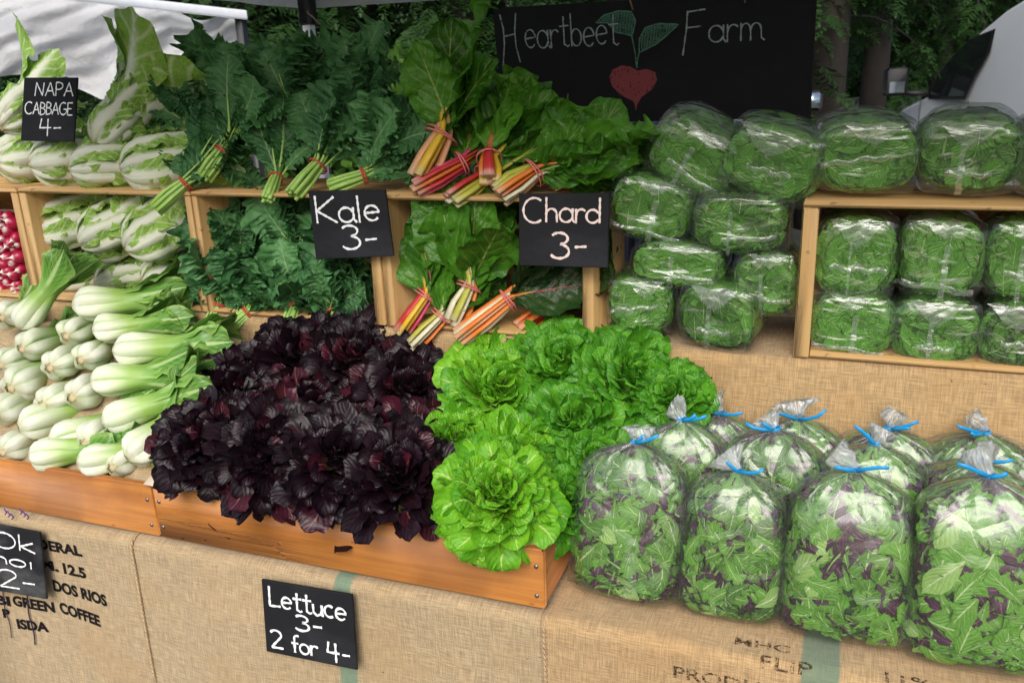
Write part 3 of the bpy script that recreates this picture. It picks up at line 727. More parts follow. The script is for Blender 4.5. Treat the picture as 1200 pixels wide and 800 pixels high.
BOKI = [bok_leaf(30+k, L=.24, r0=.027, blade=.042, open_=.1) for k in range(3)]
bs = MB(); bs.lathe([(.0001,-.001),(.0115,-.0015),(.0135,.001),(.015,.007),(.012,.02)], 14, M=Matrix.Rotation(R(-90), 4, 'X')); BOK_STUB = bs.mesh('stub', M_CUT)
def bok(label, p, axis, s, seed, roll=0.0):
    rr = random.Random(seed); axis = Vector(axis).normalized()
    t = thing('bok_choy', label, 'bok choy', frame(p, axis, (0,0,1), s), 'bok choy heads piled in rows')
    n = rr.choice((5, 6)); a0 = rr.uniform(0, 6.28)
    for i in range(n):
        M = Matrix.Rotation(a0+i*2*math.pi/n+rr.uniform(-.18,.18), 4, 'Y') @ Matrix.Diagonal((rr.uniform(.95,1.15), rr.uniform(.9,1.1), rr.uniform(.88,1.08), 1))
        link('leaf', BOKL[rr.randrange(8)], t, M)
    for i in range(3): link('leaf', BOKI[i], t, Matrix.Rotation(a0+.5+i*2.1, 4, 'Y'))
    link('stub', BOK_STUB, t, Matrix.Translation((0,.004,0)) @ Matrix.Rotation(rr.uniform(0,6), 4, 'Y'))
    return t
A_, B_ = (.86,.50,.03), (-.20,.96,-.06)
bok_set = [
 (2,372,B_,1.0,'bok choy cut off by the left edge, topmost beside the radish crate'),
 (22,384,(.35,.55,.72),.95,'upright leaning bok choy below the radish crate with leaves pointing up'),
 (86,358,A_,1.1,'topmost long bok choy whose leaves reach the napa crate corner'),
 (77,394,B_,.95,'bok choy head just under the butt of the topmost long one'),
 (110,386,A_,.95,'bok choy head in the second row, its leaves behind the broad leaf'),
 (134,411,A_,1.1,'bok choy with the broadest leaf spread towards the red lettuce'),
 (25,409,B_,1.0,'bok choy butt under the upright leaning one'),
 (58,431,B_,1.0,'bok choy butt in the third row, second from the left'),
 (94,422,B_,.95,'white bok choy butt in the middle of the third row'),
 (108,447,A_,1.05,'bok choy lying flat to the right in the fourth row'),
 (12,455,B_,1.1,'large bok choy butt at the left end of the fourth row'),
 (50,475,B_,1.0,'bok choy butt in the middle of the fifth row'),
 (84,466,B_,1.05,'round bok choy butt left of the diagonal pale green one'),
 (122,495,(.80,.50,.25),1.0,'bok choy slanting up to the right with a pointed pale leaf'),
 (0,428,B_,.95,'bok choy half cut off at the left edge, fourth from the top'),
 (-4,486,B_,1.0,'bok choy half cut off at the left edge, above the bottom rows'),
 (22,502,(.5,.85,.05),1.0,'pale green bok choy on its side near the lower left'),
 (58,517,(.6,.78,.05),1.0,'bok choy on its side in the lower middle with green stalk'),
 (99,520,B_,1.0,'bok choy butt in the bottom rows left of the last right one'),
 (150,538,(.35,.80,.35),1.0,'lowest bok choy at the right, against the red lettuce'),
 (36,534,A_,.95,'bok choy in the bottom row second from the left edge'),
 (92,542,A_,.95,'bok choy in the bottom row resting on the front board'),
 (131,548,B_,.85,'small bok choy butt in the bottom row beneath the slanting one'),
 (2,530,B_,.95,'bok choy at the bottom left corner of the pile'),
]
for i, (px, py, ax, s, lab) in enumerate(bok_set):
    rr = random.Random(700+i); p = slope_at(px, py, 1.325, .83, .85); s *= .98
    bok(lab, p, Vector(ax)+Vector((rr.uniform(-.08,.08), rr.uniform(-.08,.08), rr.uniform(-.05,.05))), s, 900+i)

# ------------------------------------------------------------------ napa cabbages
def napamat():
    t = NT('napa_cabbage_leaf'); tc = t.n('TexCoord'); uv = t.n('SeparateXYZ', {0: tc.outputs['UV']}); U, V = uv.outputs[0], uv.outputs[1]
    a = t.math('MULTIPLY', t.math('ABSOLUTE', t.math('SUBTRACT', U, .5)), 2.0); oi = t.n('ObjectInfo').outputs['Random']
    nz = t.noise(40, tc.outputs['Object'], 4)
    g = t.mix(t.math('ADD', t.math('MULTIPLY', nz, .7), t.math('MULTIPLY', oi, .3)), (.12,.35,.018), (.38,.60,.07))
    vw = t.math('ABSOLUTE', t.math('SUBTRACT', t.math('FRACT', t.math('SUBTRACT', t.math('MULTIPLY', V, 8.0), t.math('MULTIPLY', a, 2.4))), .5))
    g = t.mix(t.math('MULTIPLY', t.step(vw, .20, .02), .75), g, (.58,.70,.34))
    fv = t.n('TexVoronoi', {'Vector': tc.outputs['Object'], 'Scale': 95.0}, feature='DISTANCE_TO_EDGE').outputs[0]
    g = t.mix(t.math('MULTIPLY', t.step(fv, .10, .0), .40), g, (.50,.64,.26))
    ln = t.noise(1.0, t.n('Mapping', {0: tc.outputs['UV'], 3: (46.0, 1.3, 1.0)}).outputs[0], 3)
    wc = t.mix(t.math('MULTIPLY', t.step(ln, .42, .68), .45), (.84,.86,.72), (.64,.73,.44))
    wc = t.mix(t.step(V, .05, .0), wc, (.60,.50,.32))
    e = t.math('ADD', a, t.math('MULTIPLY', t.math('SUBTRACT', nz, .5), .35))
    rw = t.math('SUBTRACT', .78, t.math('MULTIPLY', t.math('POWER', V, .7), .80))
    c = t.mix(t.step(e, t.math('ADD', rw, .20), t.math('SUBTRACT', rw, .16)), g, wc)
    h = t.math('ADD', t.math('MULTIPLY', ln, .5), t.math('MULTIPLY', t.math('MULTIPLY', t.noise(75, tc.outputs['Object']), t.step(a, .2, .6)), 2.0)); nb = t.bump(h, .8, .005)
    p = t.n('BsdfPrincipled', {'Base Color': c, 'Roughness': .45, 'Normal': nb})
    tr = t.n('BsdfTranslucent', {'Color': c, 'Normal': nb})
    return t.done(t.n('MixShader', {0: .22, 1: p.outputs[0], 2: tr.outputs[0]}).outputs[0])
M_NAPA = napamat()
def napa_leaf(seed, L=.27, r0=.066, half=1.0, layer=0.0, flare=0.0, nu=18, nv=14):
    rr = np.random.default_rng(seed); V, U = [], []; ph = rr.uniform(0, 6.28, 5)
    for i in range(nu+1):
        u = i/nu; y = u*L
        rad = r0*np.interp(u, [0,.04,.12,.28,.5,.75,.92,1], [.22,.50,.80,1.0,1.02,.92,.78,.66])+layer*min(1, u*6)
        ha = half*np.interp(u, [0,.1,.3,.6,.85,1], [1.0,.85,.80,1.0,1.0,.6]); rad += flare*max(0, u-.45)**1.6*.30
        for j in range(nv+1):
            v = -1+2*j/nv; a = ha*v; fr = abs(v)**2*min(1, u*2.2)*.0085*(math.sin(u*17+ph[0]+(2 if v > 0 else 0))+.7*math.sin(u*37+ph[1]+v*4))
            r_ = rad+fr*2.0+.007*math.exp(-(v/.28)**2)*(1-.6*u)+.0035*math.sin(v*11+u*17+ph[2])*math.sin(u*23+v*5)*u+.0016*math.sin(v*19+ph[4])*(1-u)
            V.append((math.sin(a)*r_, y-.02*abs(v)**2*u*u+.006*math.sin(v*8+ph[3])*u**3, math.cos(a)*r_)); U.append((v*.5+.5, u))
    i, j = np.meshgrid(np.arange(nu), np.arange(nv), indexing='ij'); q = (i*(nv+1)+j).ravel()
    return npmesh('napa_leaf', np.array(V), np.stack([q, q+nv+1, q+nv+2, q+1], 1), M_NAPA, np.array(U))
NAPO = [napa_leaf(k, L=.25+.025*(k%3), half=.60+.10*(k%3), layer=.004*(k%4), flare=.25*(k%3)) for k in range(8)]
NAPI = [napa_leaf(20+k, L=.28, r0=.056, half=1.15, flare=.05) for k in range(3)]
NAPF = [napa_leaf(30+k, L=.33, r0=.060, half=.95, layer=.008, flare=1.6, nu=22) for k in range(3)]
bs = MB(); bs.lathe([(.0001,-.002),(.014,-.003),(.020,.0),(.023,.008),(.02,.02)], 16, M=Matrix.Rotation(R(-90), 4, 'X')); NAP_STUB = bs.mesh('stub', M_CUT)
def napa(label, p, axis, s, seed, flare=0, group='napa cabbages in and on the left crate'):
    rr = random.Random(seed); t = thing('napa_cabbage', label, 'cabbage', frame(p, axis, (0,0,1), s), group); a0 = rr.uniform(0, 6.28)
    for i in range(3): link('leaf', NAPI[i], t, Matrix.Rotation(a0+i*2.1, 4, 'Y'))
    for i in range(9):
        link('leaf', NAPO[rr.randrange(8)], t, Matrix.Rotation(a0+i*2*math.pi/9+rr.uniform(-.2,.2), 4, 'Y') @ Matrix.Diagonal((1, rr.uniform(.92,1.06), 1, 1)))
    for i in range(flare):
        link('leaf', NAPF[i%3], t, Matrix.Rotation([-.7, .5, 1.9, -2.0][i], 4, 'Y') @ Matrix.Diagonal((1, rr.uniform(.95,1.15), 1, 1)))
    link('stub', NAP_STUB, t, Matrix.Translation((0,.004,0)))
    return t
NT_ = CR_TOP+.066
napa('napa cabbage cut off by the left edge behind the cabbage sign', at(-8,190,Y=1.80), (.35,.9,.05), 1.0, 1)
napa('napa cabbage leaning at the left edge, above, left of the cabbage sign', at(0,150,Y=1.82), (.25,.75,.5), .85, 2, 1)
napa('napa cabbage on the crate top just under the cabbage sign', at(35,194,Y=1.775), (.75,.65,.08), .95, 3)
napa('napa cabbage on the crate top, middle of the three beside the sign', at(82,198,Y=1.765), (.80,.58,.04), .95, 4)
napa('napa cabbage on the crate top nearest the kale bunches', at(143,200,Y=1.765), (.85,.50,.14), 1.02, 5)
napa('upright napa cabbage with large flared leaves in front of the tarp', at(112,170,Y=1.80), (.45,.62,.62), .86, 6, 4)
napa('napa cabbage in the crate, upper row, leftmost', at(38,274,Y=1.795), (.80,.58,.22), .98, 7)
napa('napa cabbage in the crate, upper row, middle', at(96,287,Y=1.775), (.80,.50,.40), 1.0, 8)
napa('napa cabbage in the crate, upper row, beside the divider', at(148,292,Y=1.765), (.72,.52,.45), 1.0, 9)
napa('napa cabbage in the crate, lower row, leftmost', at(58,328,Y=1.80), (.7,.7,.12), .92, 10)
napa('napa cabbage in the crate, lower row, middle', at(112,335,Y=1.80), (.8,.58,.1), .85, 11)
napa('napa cabbage in the crate, lower row, at the right above the bok choy', at(166,333,Y=1.80), (.7,.68,.1), .85, 12)

# ------------------------------------------------------------------ kale and chard bunches
M_KALE = leafmat('kale_leaf', (.018,.090,.030), (.145,.370,.125), (.26,.42,.18), .085, .45, .18, (.10,.28,.07), .30, 9, .7, 60)
M_KSTEM = plain('kale_stem', (.33,.54,.12), .4, 0, .25, 60)
KALE = [leafmesh('kale_leaf', M_KALE, L=.165+.015*(k%3), W=.052+.007*(k%2), prof=interp((0,.12),(.12,.35),(.3,.75),(.55,1),(.8,.95),(.95,.75),(1,.35)), bend=-1.1+.55*(k%4), bpow=1.5, cup=.55, ruf=.20+.04*(k%3), rf=8.5+1.5*(k%3), seed=60+k, nu=80, nv=14, serr=.07, sf=15+3*(k%3), twist=.5*((k%3)-1), rpow=2.6, puff=.05) for k in range(8)]
KALEC = [leafmesh('kale_leaf', M_KALE, L=.135+.015*(k%3), W=.050, prof=interp((0,.12),(.12,.4),(.3,.85),(.55,1),(.8,.95),(.95,.8),(1,.5)), bend=-1.2+.6*(k%4), bpow=1.3, cup=.5, ruf=.30+.05*(k%3), rf=8.6+1.6*(k%3), seed=160+k, nu=84, nv=14, serr=.07, sf=17+3*(k%3), twist=.6*((k%3)-1), rpow=2.6, puff=.12) for k in range(6)]
def stemmat(name, col):
    '''chard stalk: streaked along its length, paler at the cut end, greener towards the leaf'''
    t = NT(name); tc = t.n('TexCoord'); uv = t.n('SeparateXYZ', {0: tc.outputs['UV']}); V = uv.outputs[1]
    ln = t.noise(1.0, t.n('Mapping', {0: tc.outputs['UV'], 3: (22.0, 1.2, 1.0)}).outputs[0], 3, .6)
    c = t.mix(t.math('MULTIPLY', t.step(ln, .42, .70), .45), col, tuple(x*.62 for x in col))
    c = t.mix(t.math('MULTIPLY', t.step(V, .12, .0), .45), c, (.70,.62,.45))
    c = t.mix(t.math('MULTIPLY', t.step(V, .55, .95), .5), c, (.30,.36,.06))
    return t.done(t.n('BsdfPrincipled', {'Base Color': c, 'Roughness': .36, 'Normal': t.bump(ln, .5, .003)}).outputs[0])
M_CHARD = leafmat('chard_leaf', (.016,.085,.007), (.11,.33,.024), (.30,.42,.10), .065, .30, .18, (.12,.32,.02), .40, 6, .8, 45)
M_CHARDD = leafmat('dark_chard_leaf', (.008,.030,.008), (.03,.085,.018), (.22,.05,.05), .06, .32, .12, (.05,.12,.02), .30, 6, .8, 45)
CHARD = [leafmesh('chard_leaf', mt, L=.215+.02*(k%3), W=.078+.008*(k%3), prof=interp((0,.08),(.08,.40),(.25,.85),(.5,1),(.75,.85),(.92,.5),(1,.08)), bend=-.9+.45*(k%4), bpow=1.4, cup=.6, ruf=.13+.04*(k%3), rf=2.6+.5*(k%3), seed=90+k, nu=26, nv=14, twist=.4*((k%3)-1), puff=.13) for mt in (M_CHARD, M_CHARDD) for k in range(7)]
STEMC = {k: stemmat('chard_stem_'+k, c) for k, c in dict(pink=(.62,.06,.16), orange=(.72,.20,.03), yellow=(.70,.44,.03), white=(.70,.66,.46), red=(.50,.03,.03), lime=(.45,.45,.06), peach=(.70,.36,.18)).items()}
def bunch(name, label, cat, cut, band, tipdir, kind, n, seed, s=1.0, cols=None, spread=.55, leafs=None, group=None, up=(0,-.6,.8), stem_r=.0042, bundle=.017, Ls=1.0, bandmat=None, tail=.07):
    """stalks cut at `cut`, held by a rubber band at `band`, leaves fanning out beyond along tipdir"""
    rr = random.Random(seed); cut, band = Vector(cut), Vector(band); ax = (band-cut); lb = ax.length; ax.normalize(); td = Vector(tipdir).normalized()
    t = thing(name, label, cat, Matrix.Translation(cut), group); upv = Vector(up)
    a1 = ax.orthogonal().normalized(); a2 = ax.cross(a1); side = td.cross(upv).normalized(); upn = side.cross(td).normalized()
    for i in range(n):
        th = i*2.39996; q = math.sqrt((i+.5)/n); o = (a1*math.cos(th)+a2*math.sin(th))*q
        c0 = o*bundle*1.08-ax*rr.uniform(0,.012); c1 = ax*lb+o*bundle*.85
        g = (i/(max(1, n-1))-.5)*2; fan = side*(math.sin(th)*q*spread+rr.uniform(-.1,.1))+upn*(math.cos(th)*q*spread*.7+rr.uniform(-.1,.1)+.15)
        d = (td+fan).normalized(); dl = tail*rr.uniform(.2,1.5); c2 = c1+(ax+d)*.5*dl*.4*s; c3 = c2+d*dl*.6*s
        rd = stem_r*s*rr.uniform(.8,1.25); fl = 1.0 if kind == 'kale' else .46
        if kind != 'kale': rd *= 1.22
        b_ = MB(); b_.tube([c0, c0.lerp(c1,.5)+o*bundle*rr.uniform(0,.35), c1, c2, c3, c3+d*.05*s], [rd*1.2, rd*1.12, rd*1.0, rd*.75, rd*.65, rd*.3], 7, flat=fl)
        mt = M_KSTEM if kind == 'kale' else STEMC[cols[i % len(cols)]]
        link('stem', b_.mesh('stem', mt), t)
        me = leafs[rr.randrange(len(leafs))]; ls = s*Ls*rr.uniform(.82,1.15)
        nv_ = upn*1.0-d*.2+side*rr.uniform(-1.1,1.1)-Vector(AX[2])*.5
        link('leaf', me, t, frame(c3-d*.015, d+Vector((rr.uniform(-.28,.28) for _ in range(3))), nv_, ls))
    b_ = MB()
    for k in range(2): b_.ring(ax*(lb+.004*k), ax+a1*.15*(k-.5), bundle*.98+stem_r*s, .0016*s, 22, 6)
    link('rubber_band', b_.mesh('rubber_band', bandmat or M_BAND), t); return t
kg = 'kale bunches heaped on the crates'
def kb(label, c, Yc, b_, Yb, td, n=14, s=1.0, seed=0, spread=.75, **kw):
    return bunch('kale_bunch', label, 'kale', at(*c, Y=Yc), at(*b_, Y=Yb), td, 'kale', n, seed, s, spread=spread, leafs=KALEC+(KALE[:2] if seed < 9 else []), group=kg, **kw)
kb('kale bunch with thick green stalks slanting up, nearest the napa cabbages', (240,206), 1.755, (260,177), 1.79, (.35,.45,.75), seed=1)
kb('kale bunch whose stalks hang down over the napa crate divider', (186,243), 1.70, (217,216), 1.745, (.45,.6,.62), seed=2, n=12)
kb('kale bunch with stalk ends facing out at the middle of the crate edge', (314,232), 1.735, (323,209), 1.79, (.0,.6,.75), seed=3, bundle=.014)
kb('kale bunch with long stalks above the kale sign', (346,226), 1.73, (372,195), 1.79, (.45,.5,.7), seed=4, bundle=.020)
kb('kale bunch with stalks lying sideways at the kale sign top edge', (390,218), 1.74, (425,206), 1.78, (.6,.4,.65), seed=5, s=.92)
kb('kale bunch at the back, left, reaching up in front of the black pole', (270,165), 1.90, (278,140), 1.95, (-.25,.25,.85), seed=6, n=16, s=.95)
kb('kale bunch at the back, middle, below the white canopy pole', (335,165), 1.88, (340,140), 1.93, (.05,.25,.9), seed=7, n=16, s=.98)
kb('kale bunch at the back, right, with big flat leaves beside the chard', (405,175), 1.86, (415,150), 1.90, (.25,.2,.85), seed=8, n=14, s=1.0)
kb('kale bunch at the left back, leaves spilling behind the napa cabbage', (225,180), 1.87, (232,160), 1.92, (-.35,.2,.8), seed=9, n=14, s=.85)
kb('kale bunch in the crate, lower left, stalks showing', (247,388), 1.735, (256,358), 1.765, (-.05,.25,.9), seed=11, s=.9, n=18, spread=1.3, tail=.04)
kb('kale bunch in the crate with tied stalks tilted right over the burlap', (268,386), 1.725, (290,366), 1.755, (.15,.3,.85), seed=12, s=.9, n=18, spread=1.3, tail=.04)
kb('kale bunch in the crate, centre, with pale stalks above the red lettuce', (338,384), 1.73, (346,360), 1.76, (.05,.2,.95), seed=13, s=.9, n=18, spread=1.3, tail=.04)
kb('kale bunch in the crate at the right end below the kale sign', (400,384), 1.75, (392,366), 1.775, (.15,.25,.85), seed=14, s=.9, n=18, spread=1.3, tail=.04)
kb('kale bunch deep in the crate, upper left', (275,330), 1.82, (275,305), 1.85, (-.15,.05,.9), seed=15, s=.95, n=18, spread=1.3, tail=.04)
kb('kale bunch deep in the crate, upper middle', (345,325), 1.82, (345,300), 1.85, (.1,.05,.9), seed=16, s=.95, n=18, spread=1.3, tail=.04)
cg = 'chard bunches in and on the chard crate'
M_BANDP = plain('rubber_band_pink', (.62,.16,.16), .5)
def cb(label, c, Yc, b_, Yb, td, cols, n=8, s=1.0, seed=0, spread=.6, leafs=CHARD[:7], **kw):
    kw.setdefault('bundle', .020); kw.setdefault('stem_r', .0098)
    return bunch('chard_bunch', label, 'chard', at(*c, Y=Yc), at(*b_, Y=Yb), td, 'chard', n, seed, s, cols, spread, leafs, cg, bandmat=M_BANDP, **kw)
cb('chard bunch with orange and yellow stalks standing at the left, tallest leaves', (492,205), 1.755, (517,160), 1.80, (.16,.30,.9), ['peach','orange','yellow','lime','peach'], 9, .86, 1, .65, bundle=.029, stem_r=.0125)
cb('chard bunch with red stalks lying on the crate edge', (488,220), 1.735, (540,192), 1.80, (.20,.75,.45), ['red','orange','red','pink'], 8, .90, 2)
cb('chard bunch with a single yellow stalk standing out in the middle', (574,208), 1.75, (573,186), 1.79, (.25,.70,.55), ['yellow','red','orange','yellow'], 7, .85, 3, .45)
cb('chard bunch with pale lime stalk ends lying beside the yellow one', (530,232), 1.73, (566,208), 1.79, (.5,.7,.4), ['lime','white','red'], 7, .9, 4)
cb('chard bunch with pink and orange stalks and leaves spreading to the right', (588,228), 1.73, (624,203), 1.78, (.93,.38,.20), ['pink','orange','peach','lime','white'], 10, .78, 5, .45, bundle=.026)
cb('chard bunch at the back right with dark leaves before the chalkboard', (650,218), 1.84, (668,208), 1.87, (.85,.3,.28), ['orange','lime'], 9, .66, 6, .5)
cb('chard bunch with magenta stalks in the crate, at the left', (470,388), 1.725, (499,347), 1.765, (.12,.35,.9), ['pink','pink','yellow','pink','red'], 8, .85, 7, .6)
cb('chard bunch with red and yellow stalks pointing down at the red lettuce', (484,404), 1.70, (516,372), 1.745, (.35,.55,.75), ['orange','yellow','white','red','lime'], 8, .8, 8)
cb('chard bunch with white and orange stalks and one big crinkled leaf', (531,376), 1.73, (549,338), 1.77, (.10,.15,.95), ['white','orange','white','lime'], 8, .9, 9, .55, bundle=.023)
cb('chard bunch with long orange stalks and dark leaves to the right', (540,394), 1.70, (594,352), 1.76, (.75,.5,.40), ['orange','peach','orange','white'], 9, .9, 10, .5, leafs=CHARD[7:])
cb('dark leaved chard bunch at the back of the crate under the chard sign', (612,385), 1.78, (640,365), 1.82, (.55,.35,.65), ['orange','red'], 9, .85, 11, .8, leafs=CHARD[7:])
# ------------------------------------------------------------------ radishes
M_RAD = (lambda t: t.done(t.n('BsdfPrincipled', {'Base Color': t.mix(t.step(t.math('ADD', t.n('SeparateXYZ', {0: t.n('TexCoord').outputs['UV']}).outputs[1], t.math('MULTIPLY', t.noise(90), .2)), .72, .88), (.36,.006,.045), (.80,.72,.70)), 'Roughness': .3}).outputs[0]))(NT('radish_skin'))
bs = MB(); bs.lathe([(.0005,.019),(.006,.018),(.012,.013),(.0158,.004),(.016,-.003),(.013,-.011),(.008,-.0165),(.0035,-.020),(.0012,-.026),(.0005,-.038)], 14); RAD = bs.mesh('radish', M_RAD)
k = 0
for rx in range(3):
    for rz in range(13):
        rr = random.Random(k+77); px = 4+rx*13+(rz%2)*6-2+rr.uniform(-2,2); py = 255+rz*7.6+rr.uniform(-2,2); k += 1
        if px > 26+max(0,(py-255))*.10: continue
        p = at(px-3, py, Y=1.775+.02*rr.random()); d = Vector((rr.uniform(-.5,.5), -.8, rr.uniform(-.5,.5)))
        o = link('radish', RAD, None, frame(p, d.orthogonal(), -d, rr.uniform(.9,1.2)))
        tag(o, 'small red radish with a white tip in the leftmost crate', 'radish', 'radishes in the leftmost crate')
# ------------------------------------------------------------------ bags of spinach and salad
M_SPIN = leafmat('spinach_leaf', (.007,.038,.003), (.105,.32,.024), (.34,.52,.16), .07, .40, .15, (.1,.3,.03), .35, 6, .6, 80, tw=.80, nw=.45)
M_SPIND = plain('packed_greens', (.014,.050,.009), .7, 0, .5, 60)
M_SALG = leafmat('salad_green_leaf', (.014,.072,.005), (.13,.34,.030), (.50,.62,.30), .12, .42, .22, None, .35, 6, .5, 80, tw=.8, nw=.5)
M_SALP = leafmat('salad_pale_leaf', (.10,.24,.035), (.30,.50,.12), (.62,.70,.45), .16, .42, .22, None, .35, 6, .5, 80, tw=.8, nw=.5)
M_SALR = leafmat('salad_purple_leaf', (.014,.007,.014), (.060,.02,.042), (.22,.10,.14), .10, .42, .08, None, .3, 6, .5, 80, tw=.8, nw=.5)
def superell(th, e): c, s = math.cos(th), math.sin(th); return math.copysign(abs(c)**(2/e), c), math.copysign(abs(s)**(2/e), s)
def shell_surface(prof, W, H, seed, e=2.7, wr=.02, pleat=None, ears=0.0):
    """prof: rows (y, width factor, height factor); returns f(t, theta) on the wrinkled skin"""
    ts = np.linspace(0, 1, len(prof)); P = np.array(prof); rr = np.random.default_rng(seed); ph = rr.uniform(0, 6.28, 6)
    def f(t, th):
        y = np.interp(t, ts, P[:,0]); a = np.interp(t, ts, P[:,1]); b = np.interp(t, ts, P[:,2])
        x, z = superell(th, e); k = 1+ears*abs(math.sin(2*th))**5*math.exp(-((t-.30)/.14)**2)+wr*(1.6*math.sin(2*th+t*5+ph[5])+math.sin(3*th+t*9+ph[0])+.7*math.sin(7*th-t*14+ph[1])+.5*math.sin(13*th+t*31+ph[2]))
        if pleat: pa = pleat(t); k *= 1+pa*(math.sin(17*th+ph[3]+2*math.sin(th*3))+.5*math.sin(29*th+ph[4]))
        return np.array([x*W/2*a*k, y, z*H/2*b*k])
    def press(V, tmax, tone):
        '''leaves are pressed flat against the inside of the film'''
        V = V.copy(); yt = np.interp(tmax, ts, P[:,0])+.012; ym = .005+.030*((tone*5.71) % 1.0); V[:,1] = np.where(V[:,1] < ym, ym-(ym-V[:,1])*.12, V[:,1]); V[:,1] = np.clip(V[:,1], .0035, yt)
        a = np.interp(V[:,1], P[1:,0], P[1:,1])*W/2; b = np.interp(V[:,1], P[1:,0], P[1:,2])*H/2
        m_ = ((np.abs(V[:,0])/a)**e+(np.abs(V[:,2])/b)**e)**(1/e); lim = .955-.20*((tone*7.31) % 1.0)-.015*np.sin(V[:,0]*300)*np.sin(V[:,1]*260+V[:,2]*200)
        k = np.where(m_ > lim, lim/np.maximum(m_, 1e-6)*(1-.03*(1-np.exp(-(m_-lim)*3))), 1.0); V[:,0] *= k; V[:,2] *= k
        return V
    f.press = press; f.e = e
    return f
def skin_mesh(name, f, mat, nt_=30, nth=40, t1=1.0):
    V = [f(t1*i/nt_, 2*math.pi*j/nth) for i in range(nt_+1) for j in range(nth)]
    F = [(i*nth+j, (i+1)*nth+j, (i+1)*nth+(j+1)%nth, i*nth+(j+1)%nth) for i in range(nt_) for j in range(nth)]
    U = np.array([(j/nth, i/nt_) for i in range(nt_+1) for j in range(nth)])
    return npmesh(name, np.array(V), np.array(F), mat, U)
def fill_mesh(name, f, templates, mat_of, mats, N, seed, tmax, weights, shrink=.94, core_mat=0, tmin=.02, lift=.012, smin=.75, smax=1.3):
    rng = np.random.default_rng(seed); cen = np.mean([f(t, th) for t in (.2,.5,.8*tmax) for th in (0,1.6,3.1,4.7)], axis=0)
    mats4, which = [], []
    for _ in range(N):
        t = rng.uniform(tmin, tmax); x_ = rng.uniform(-1, 1); c_ = math.copysign(abs(x_)**(f.e/2), x_)   # even cover of the flat sides too
        th = math.acos(c_)*(1 if rng.random() < .5 else -1) if rng.random() < .62 else (math.asin(c_) if rng.random() < .5 else math.pi-math.asin(c_))
        p = f(t, th); dt = f(min(1, t+.02), th)-p; dh = f(t, th+.05)-p; nn = np.cross(dt, dh); ln = np.linalg.norm(nn)
        if ln < 1e-12: continue
        nn /= ln
        if nn @ (p-cen) < 0: nn = -nn
        dt /= np.linalg.norm(dt)+1e-9; dh = np.cross(nn, dt); a = rng.uniform(0, 6.283); y = dt*math.cos(a)+dh*math.sin(a)+nn*rng.uniform(-.35,.2)
        q = cen+(p-cen)*shrink*rng.uniform(.88,1.0)-nn*lift*.3; k = rng.choice(len(templates), p=weights); s = rng.uniform(smin, smax); y /= np.linalg.norm(y)
        M = np.array(frame(q-y*.035*s, y, nn+rng.uniform(-.4,.4,3), s)); mats4.append(M); which.append(k)
    V, F, U, mi, tone = scatter(templates, mats4, which, rng, mat_of)
    V = f.press(V, tmax, tone)
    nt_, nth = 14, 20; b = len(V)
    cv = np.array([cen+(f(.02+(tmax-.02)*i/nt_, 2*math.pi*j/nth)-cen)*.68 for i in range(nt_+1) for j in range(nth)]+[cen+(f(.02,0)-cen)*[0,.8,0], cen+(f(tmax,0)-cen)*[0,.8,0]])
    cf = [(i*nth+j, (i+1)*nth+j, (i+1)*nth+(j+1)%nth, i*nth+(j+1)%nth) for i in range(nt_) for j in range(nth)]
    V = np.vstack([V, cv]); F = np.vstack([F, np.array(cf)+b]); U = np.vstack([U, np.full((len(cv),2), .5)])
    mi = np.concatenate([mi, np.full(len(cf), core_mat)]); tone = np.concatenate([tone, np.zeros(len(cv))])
    return npmesh(name, V, F, mats, U, mi, tone)
SPT = [leaf_arrays(L=.064, W=.022, prof=oval(.42,.8), bend=b_, cup=.5, ruf=.15, rf=2, seed=200+k, nu=5, nv=4) for k, b_ in enumerate((.5,-.5,.9,.0))]+[leaf_arrays(L=.05, W=.0022, prof=lambda u: 1, bend=.5, cup=.8, seed=210, nu=4, nv=2)]
SPP = [(.006,.02,.02),(.0,.5,.5),(.002,.78,.76),(.012,.93,.92),(.035,1,1),(.09,1.02,1.03),(.16,1.0,1.0),(.21,.95,.85),(.25,.93,.55),(.275,.96,.28),(.295,1.0,.06)]
SPIN = []
for k in range(5):
    f = shell_surface(SPP, .215, .165, 400+k, 2.7, .022, None, .13)
    SPIN.append((skin_mesh('film', f, M_FILM, 34, 48), fill_mesh('spinach', f, SPT, [0,0,0,0,2], [M_SPIN, M_SPIND, M_SALP], 520, 410+k, .74, [.24,.24,.24,.23,.05], core_mat=1), f))
